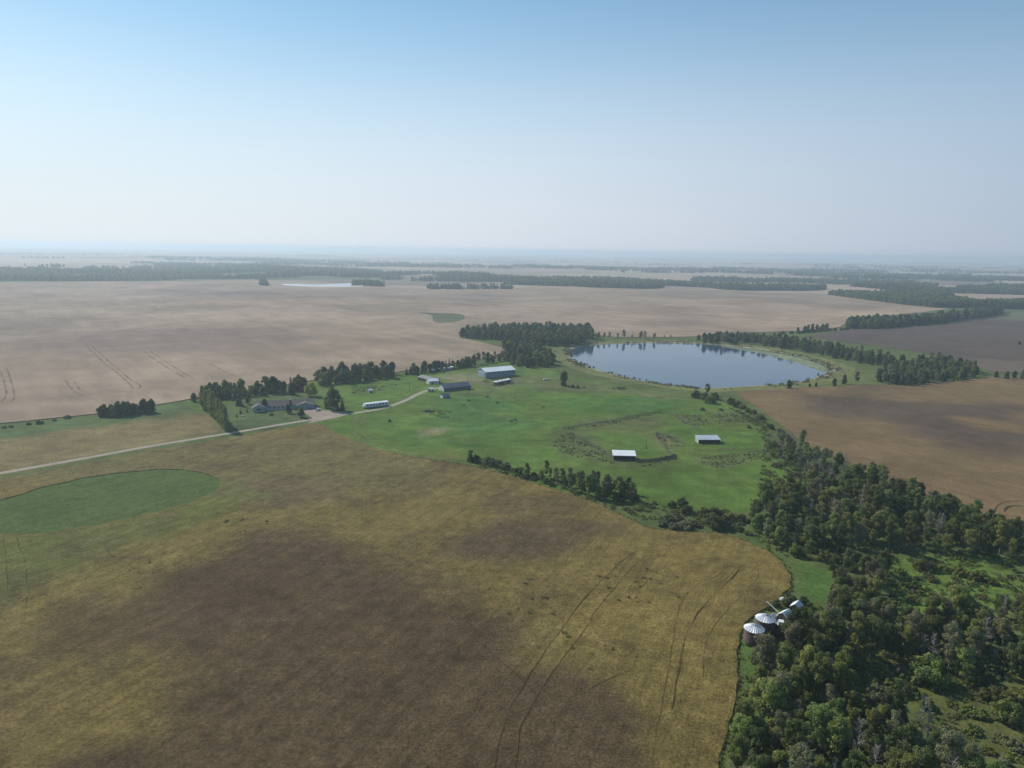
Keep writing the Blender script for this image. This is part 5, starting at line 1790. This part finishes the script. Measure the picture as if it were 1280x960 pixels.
# old combine-like machinery: a header reel, an auger and a wagon
root = empty('grain_wagon', at(966, 776), R(45), 'weathered pale grain wagon beside the silver-roofed bins', 'wagon')
MB().prism([(-1.0, 1.9), (-.5, .8), (.5, .8), (1.0, 1.9), (.94, 1.9), (.45, .88), (-.45, .88), (-.94, 1.9)], 'x', -1.9, 1.9).build('box', M['offwhite'], root)
MB().box(-1.9, -1.85, -.95, .95, .85, 1.9).box(1.85, 1.9, -.95, .95, .85, 1.9).build('end_panel', M['offwhite'], root)
MB().box(-2.0, 3.4, -.06, .06, .6, .75).build('drawbar', M['rusty'], root)
for x in (-1.3, 1.3):
    for y in (-.85, .85):
        wheel(root, x, y, .4, .2)
root = empty('grain_auger', at(972, 772), R(125), 'long pale grain auger leaning up on a wheeled frame by the bins', 'auger')
MB().tube([(-4, 0, .3), (4.5, 0, 3.9)], [.13, .13], 8).build('tube', M['offwhite'], root)
MB().tube([(4.5, 0, 3.9), (4.7, 0, 3.2)], [.15, .12], 8).build('spout', M['galv'], root)
for s in (-1, 1):
    MB().tube([(-.6, s * .9, .4), (1.8, s * .15, 2.7)], [.05, .05], 5).build('frame_leg', M['rusty'], root)
    wheel(root, -.6, s * .95, .38, .16)
MB().box(-4.5, -3.6, -.4, .4, .05, .55).build('hopper', M['offwhite'], root)
root = empty('swather', at(971.5, 780.5), R(70), 'rusty pale harvesting header with reel bats beside the bins', 'farm machine')
MB().box(-2.4, 2.4, -.3, .3, .25, .9).build('table', M['offwhite'], root)
for k_ in range(5):
    a = 6.283 * k_ / 5
    MB().box(-2.3, 2.3, .9 + math.cos(a) * .5 - .05, .9 + math.cos(a) * .5 + .05, .9 + math.sin(a) * .5 - .04, .9 + math.sin(a) * .5 + .04).build('reel_bat', M['offwhite'], root)
for x in (-2.35, 2.35):
    MB().tube([(x - .04, .9, .9), (x + .04, .9, .9)], [.6, .6], 10).build('reel_end', M['rusty'], root)
MB().box(-.9, .9, -1.9, -.3, .6, 1.5).build('engine_cover', M['white'], root)
for x in (-1.0, 1.0):
    wheel(root, x, -1.4, .45, .25)

# ------------------------------------------------------------------ cattle shelters, corral, poles


def shelter(u, v, yw, L_, D_, hf, hb, label):
    root_ = empty('cattle_shelter', at(u, v), R(yw), label, 'shelter')
    MB().prism([(-.5, hf), (D_ + .3, hb), (D_ + .3, hb + .14), (-.5, hf + .14)], 'x', -.3, L_ + .3).build('roof', M['white_roof' if L_ < 14 else 'dull_roof'], root_)
    MB().box(0, L_, D_ - .1, D_, -.3, hb - .05).build('rear_wall', M['wood'], root_)
    for x in (0, L_ - .12):
        MB().prism([(0, -.3), (D_ - .12, -.3), (D_ - .12, hb - .06), (0, hf - .06)], 'x', x, x + .12).build('side_wall', M['galv' if x == 0 and L_ > 13.5 else 'wood'], root_)
    n = int(L_ / 3.2)
    for i in range(n + 1):
        MB().box(.15 + i * (L_ - .5) / n, .37 + i * (L_ - .5) / n, .0, .2, -.3, hf - .02).build('post', M['post'], root_)
    MB().box(0, L_, -.06, .08, hf - .55, hf - .22).build('beam', M['wood'], root_)
    for i in range(n):
        MB().box(.4 + i * (L_ - .5) / n, .1 + (i + 1) * (L_ - .5) / n, .02, .1, .35, .5).build('rail', M['post'], root_)
    return root_


shelter(766.5, 575.2, -2, 13, 6.5, 2.9, 4.2, 'open cattle shelter with white roof built into the corral fence')
shelter(873, 554.4, 4, 14.2, 6.8, 2.5, 3.6, 'open cattle shelter with pale roof and light end wall, outside the corral')


def fence(px, label, h=1.7, step=2.6, boards=False, rails=3):
    L_ = smooth_poly(G(px), closed=False, n=6)
    seg = np.r_[0, np.cumsum(np.hypot(*np.diff(L_, axis=0).T))]
    n = max(2, int(seg[-1] / step))
    s = np.linspace(0, seg[-1], n + 1)
    P = np.c_[np.interp(s, seg, L_[:, 0]), np.interp(s, seg, L_[:, 1])]
    z = hgt(P[:, 0], P[:, 1])
    o = Vector((P[0, 0], P[0, 1], z[0]))
    root_ = empty('fence', o, 0, label, 'fence')
    post = None
    for i in range(n + 1):
        loc = (P[i, 0] - o.x, P[i, 1] - o.y, z[i] - o.z)
        if post is None:
            post = MB().tube([(0, 0, -.4), (0, 0, h + .25)], [.12, .10], 6).build('post', M['post'], root_)
            post.location = loc
        else:
            q = share(post, 'post', root_, loc, (random.uniform(-.06, .06), random.uniform(-.06, .06), 0))
            q.scale = (1, 1, random.uniform(.85, 1.25))
    for i in range(n):
        a = Vector((P[i, 0] - o.x, P[i, 1] - o.y, z[i] - o.z))
        b = Vector((P[i + 1, 0] - o.x, P[i + 1, 1] - o.y, z[i + 1] - o.z))
        ang = math.atan2(b.y - a.y, b.x - a.x)
        Ln = (b - a).length
        if boards:
            q = MB()
            x = .05
            while x < Ln - .1:
                wd = random.uniform(.18, .26)
                q.box(x, min(x + wd, Ln), -.16, -.13, .1, h + random.uniform(-.12, .1))
                x += wd + random.uniform(.02, .07)
            q = q.build('board_panel', M['wood'], root_)
            q.location = a
            q.rotation_euler = (0, 0, ang)
        else:
            for k2 in range(rails):
                if random.random() < .06:
                    continue
                q = MB().box(0, Ln, -.17, -.12, 0, .16).build('rail', M['post'], root_)
                q.location = a + Vector((0, 0, .35 + k2 * (h - .4) / max(1, rails - 1)))
                q.rotation_euler = (0, 0, ang)
    return root_


fence([(703, 537), (735, 531.5), (765, 527), (790, 522), (812, 517.5), (826, 515.5)], 'dark rail fence along the back of the corral', 1.3, 2.6)
fence([(706, 541), (722, 547), (745, 560), (764, 572)], 'grey pole fence climbing from back fence to corral shelter', 1.7, 2.4)
fence([(795, 578), (815, 576.5), (832, 574), (845, 570.5)], 'dark board fence beside the corral shelter', 1.7, 2.8, True)
fence([(820, 541), (828, 548), (830, 556), (834, 565), (843, 570)], 'broken grey pole fence across the corral', 1.6, 2.2)
fence([(836, 545), (846, 551), (856, 556)], 'short grey pole fence of the old cattle chute', 1.7, 2.0)
fence([(838, 516), (850, 523), (862, 531), (872, 537)], 'pale leaning pole fence beyond the corral', 1.4, 2.6)
root = empty('post_cluster', at(826, 547), 0, 'cluster of tall grey poles of the old corral frame', 'posts')
for k_ in range(9):
    p = (random.uniform(-3, 6), random.uniform(-3, 4))
    MB().tube([(p[0], p[1], -.3), (p[0] + random.uniform(-.2, .2), p[1], random.uniform(2.6, 4.2))], [.13, .1], 6).build('post', M['post'], root)
MB().box(-2.5, 5.5, -.1, .1, 2.2, 2.4).build('crossbar', M['post'], root)


def pole(u, v, h, label):
    r_ = empty('utility_pole', at(u, v), R(40), label, 'pole')
    MB().tube([(0, 0, -.5), (0, 0, h)], [.17, .11], 8).build('post', M['wood'], r_)
    MB().box(-1.1, 1.1, -.06, .06, h - .7, h - .55).build('crossarm', M['wood'], r_)
    for x in (-.95, 0, .95):
        MB().tube([(x, 0, h - .55 if x else h), (x, 0, h - .35 if x else h + .2)], [.05, .04], 6).build('insulator', M['galv'], r_)


pole(512, 489, 8.5, 'wooden utility pole on the grass beyond the trailer home')
root = empty('yard_pole', at(807.5, 560.5), 0, 'single dark pole standing inside the corral', 'pole')
MB().tube([(0, 0, -.4), (.05, 0, 6.0)], [.17, .11], 7).build('post', M['wood'], root)
MB().box(-.5, .5, -.5, .5, -.2, .8).build('trough', M['wood'], root)

# ------------------------------------------------------------------ cattle: one continuous body grown on a skeleton


def cow_mesh(graze):
    J = [((0, 0, 1.05), .34), ((.5, 0, 1.08), .36), ((-.5, 0, 1.10), .34), ((-.85, 0, 1.15), .27), ((.85, 0, 1.15), .29)]
    if graze:
        J += [((1.2, 0, .92), .17), ((1.45, 0, .50), .13), ((1.62, 0, .26), .10)]
    else:
        J += [((1.15, 0, 1.38), .17), ((1.35, 0, 1.50), .14), ((1.66, 0, 1.36), .10)]
    E_ = [(0, 1), (0, 2), (2, 3), (1, 4), (4, 5), (5, 6), (6, 7)]
    for s in (-1, 1):
        b = len(J)
        J += [((.72, s * .20, .72), .13), ((.72, s * .22, .38), .075), ((.70, s * .22, .02), .07)]
        E_ += [(4, b), (b, b + 1), (b + 1, b + 2)]
        b = len(J)
        J += [((-.70, s * .21, .75), .16), ((-.86, s * .22, .42), .075), ((-.80, s * .22, .02), .07)]
        E_ += [(3, b), (b, b + 1), (b + 1, b + 2)]
        b = len(J)
        h_ = J[6][0]
        J += [((h_[0] - .02, s * .22, h_[2] + .10), .04)]
        E_ += [(6, b)]
    b = len(J)
    J += [((-1.10, 0, 1.05), .035), ((-1.13, 0, .55), .045)]
    E_ += [(3, b), (b, b + 1)]
    me = bpy.data.meshes.new('cow')
    me.from_pydata([j[0] for j in J], E_, [])
    o = bpy.data.objects.new('cow_build', me)
    COL.objects.link(o)
    o.modifiers.new('skin', 'SKIN')
    o.modifiers.new('sub', 'SUBSURF').levels = 1
    for i, (p, r_) in enumerate(J):
        me.skin_vertices[0].data[i].radius = (r_, r_)
    me.skin_vertices[0].data[0].use_root = True
    dg = bpy.context.evaluated_depsgraph_get()
    out = bpy.data.meshes.new_from_object(o.evaluated_get(dg))
    bpy.data.objects.remove(o)
    out.materials.clear()
    out.materials.append(M['cow'])
    out.polygons.foreach_set('use_smooth', np.ones(len(out.polygons), bool))
    return out


COWS = [cow_mesh(True), cow_mesh(False)]
for (u, v) in [(580, 508), (586.5, 502), (586, 488.5), (609, 497), (621.5, 504.5), (644.5, 526.5), (639, 528), (679, 510), (742, 534), (767, 487), (442, 492)]:
    p = at(u, v)
    o = bpy.data.objects.new('cow', COWS[random.randrange(2)])
    COL.objects.link(o)
    o.location = p
    o.rotation_euler = (0, 0, random.choice((0, math.pi)) + random.uniform(-.6, .6))
    o.scale = (1.1,) * 3
    finish(o, None, 'black cow standing on the green pasture', 'cow', 'black cattle on the pasture')

# ------------------------------------------------------------------ odds and ends


def brush_pile(u, v, L_, W_, h, label, seed):
    rd_ = random.Random(seed)
    r_ = empty('brush_pile', at(u, v), R(rd_.uniform(-20, 20)), label, 'brush pile')
    for part_, mat_, n in (('branches', BARK['brown'], 60), ('bleached_branches', BARK['dead'], 7)):
        mb_ = MB()
        for i in range(n):
            x, y = rd_.uniform(-L_ / 2, L_ / 2), rd_.uniform(-W_ / 2, W_ / 2)
            top = h * max(.15, 1 - (2 * x / L_) ** 2) * max(.3, 1 - (2 * y / W_) ** 2)
            a = rd_.uniform(0, 6.28)
            l2 = rd_.uniform(.8, 2.0)
            z = rd_.uniform(.1, top)
            mb_.tube([(x - math.cos(a) * l2, y - math.sin(a) * l2, max(.05, z - .5)), (x, y, z), (x + math.cos(a) * l2, y + math.sin(a) * l2, max(.05, z + rd_.uniform(-.6, .3)))], [.10, .12, .05], 5, False)
        mb_.build(part_, mat_, r_)
    return r_


brush_pile(535, 514.5, 7, 4, 2.2, 'dark heap of branches on the pasture below the barn', 1)
brush_pile(626, 463 + 15, 3, 2, .9, 'small dark heap of branches beside the four white-roofed bins', 2)


def wagon(name, u, v, yw, L_, mat, label, cat):
    r_ = empty(name, at(u, v), R(yw), label, cat)
    MB().box(-L_ / 2, L_ / 2, -1.1, 1.1, .75, .95).build('deck', mat, r_)
    for y in (-1.1, 1.02):
        MB().box(-L_ / 2, L_ / 2, y, y + .08, .95, 1.6).build('side_board', mat, r_)
    for x in (-L_ / 2, L_ / 2 - .08):
        MB().box(x, x + .08, -1.02, 1.02, .95, 1.6).build('end_board', mat, r_)
    MB().tube([(L_ / 2, 0, .7), (L_ / 2 + 1.8, 0, .45)], [.06, .06], 6).build('drawbar', M['rusty'], r_)
    for x in (-L_ * .3, L_ * .3):
        for y in (-1.0, 1.0):
            wheel(r_, x, y, .4, .22)


wagon('farm_wagon', 776, 486.5, 10, 7.5, M['wood'], 'dark wooden farm wagon parked near the lake bank', 'wagon')
wagon('utility_trailer', 682, 475.5, 20, 4.0, M['white'], 'small white trailer left on grass near the lake grove', 'trailer')
rd = random.Random(77)
v, f = [], []
bm = bmesh.new()
bmesh.ops.create_icosphere(bm, subdivisions=3, radius=1)
for q in bm.verts:
    q.co *= 1 + .22 * noise.noise(q.co * 1.6)
    q.co.z *= .62
me = bpy.data.meshes.new('boulder')
bm.to_mesh(me)
bm.free()
me.materials.append(M['stone'])
o = bpy.data.objects.new('boulder', me)
COL.objects.link(o)
o.location = at(304.5, 520.5) + Vector((0, 0, .35))
o.scale = (1.5, .9, .9)
finish(o, None, 'pale boulder among little evergreens on the house lawn', 'boulder')

# ------------------------------------------------------------------ haze
mb = MB().box(-66000, 66000, -66000, 66000, -45, CAM_H + 14)
hz = mb.build('haze', None)
hm = bpy.data.materials.new('haze_air')
hm.use_nodes = True
t = hm.node_tree
t.nodes.remove(t.nodes['Principled BSDF'])
pv = t.nodes.new('ShaderNodeVolumePrincipled')
pv.inputs['Color'].default_value = (*HAZE_COLOR, 1)
pv.inputs['Density'].default_value = HAZE_DENSITY
pv.inputs['Anisotropy'].default_value = 0.35
t.links.new(pv.outputs[0], t.nodes['Material Output'].inputs['Volume'])
hz.data.materials.append(hm)
finish(hz, 'stuff', 'thin pale haze over the whole plain', 'haze')
print('plants', len(PLANTS), 'single', len(single), 'far', len(far_pts), 'tris', len(TRI))
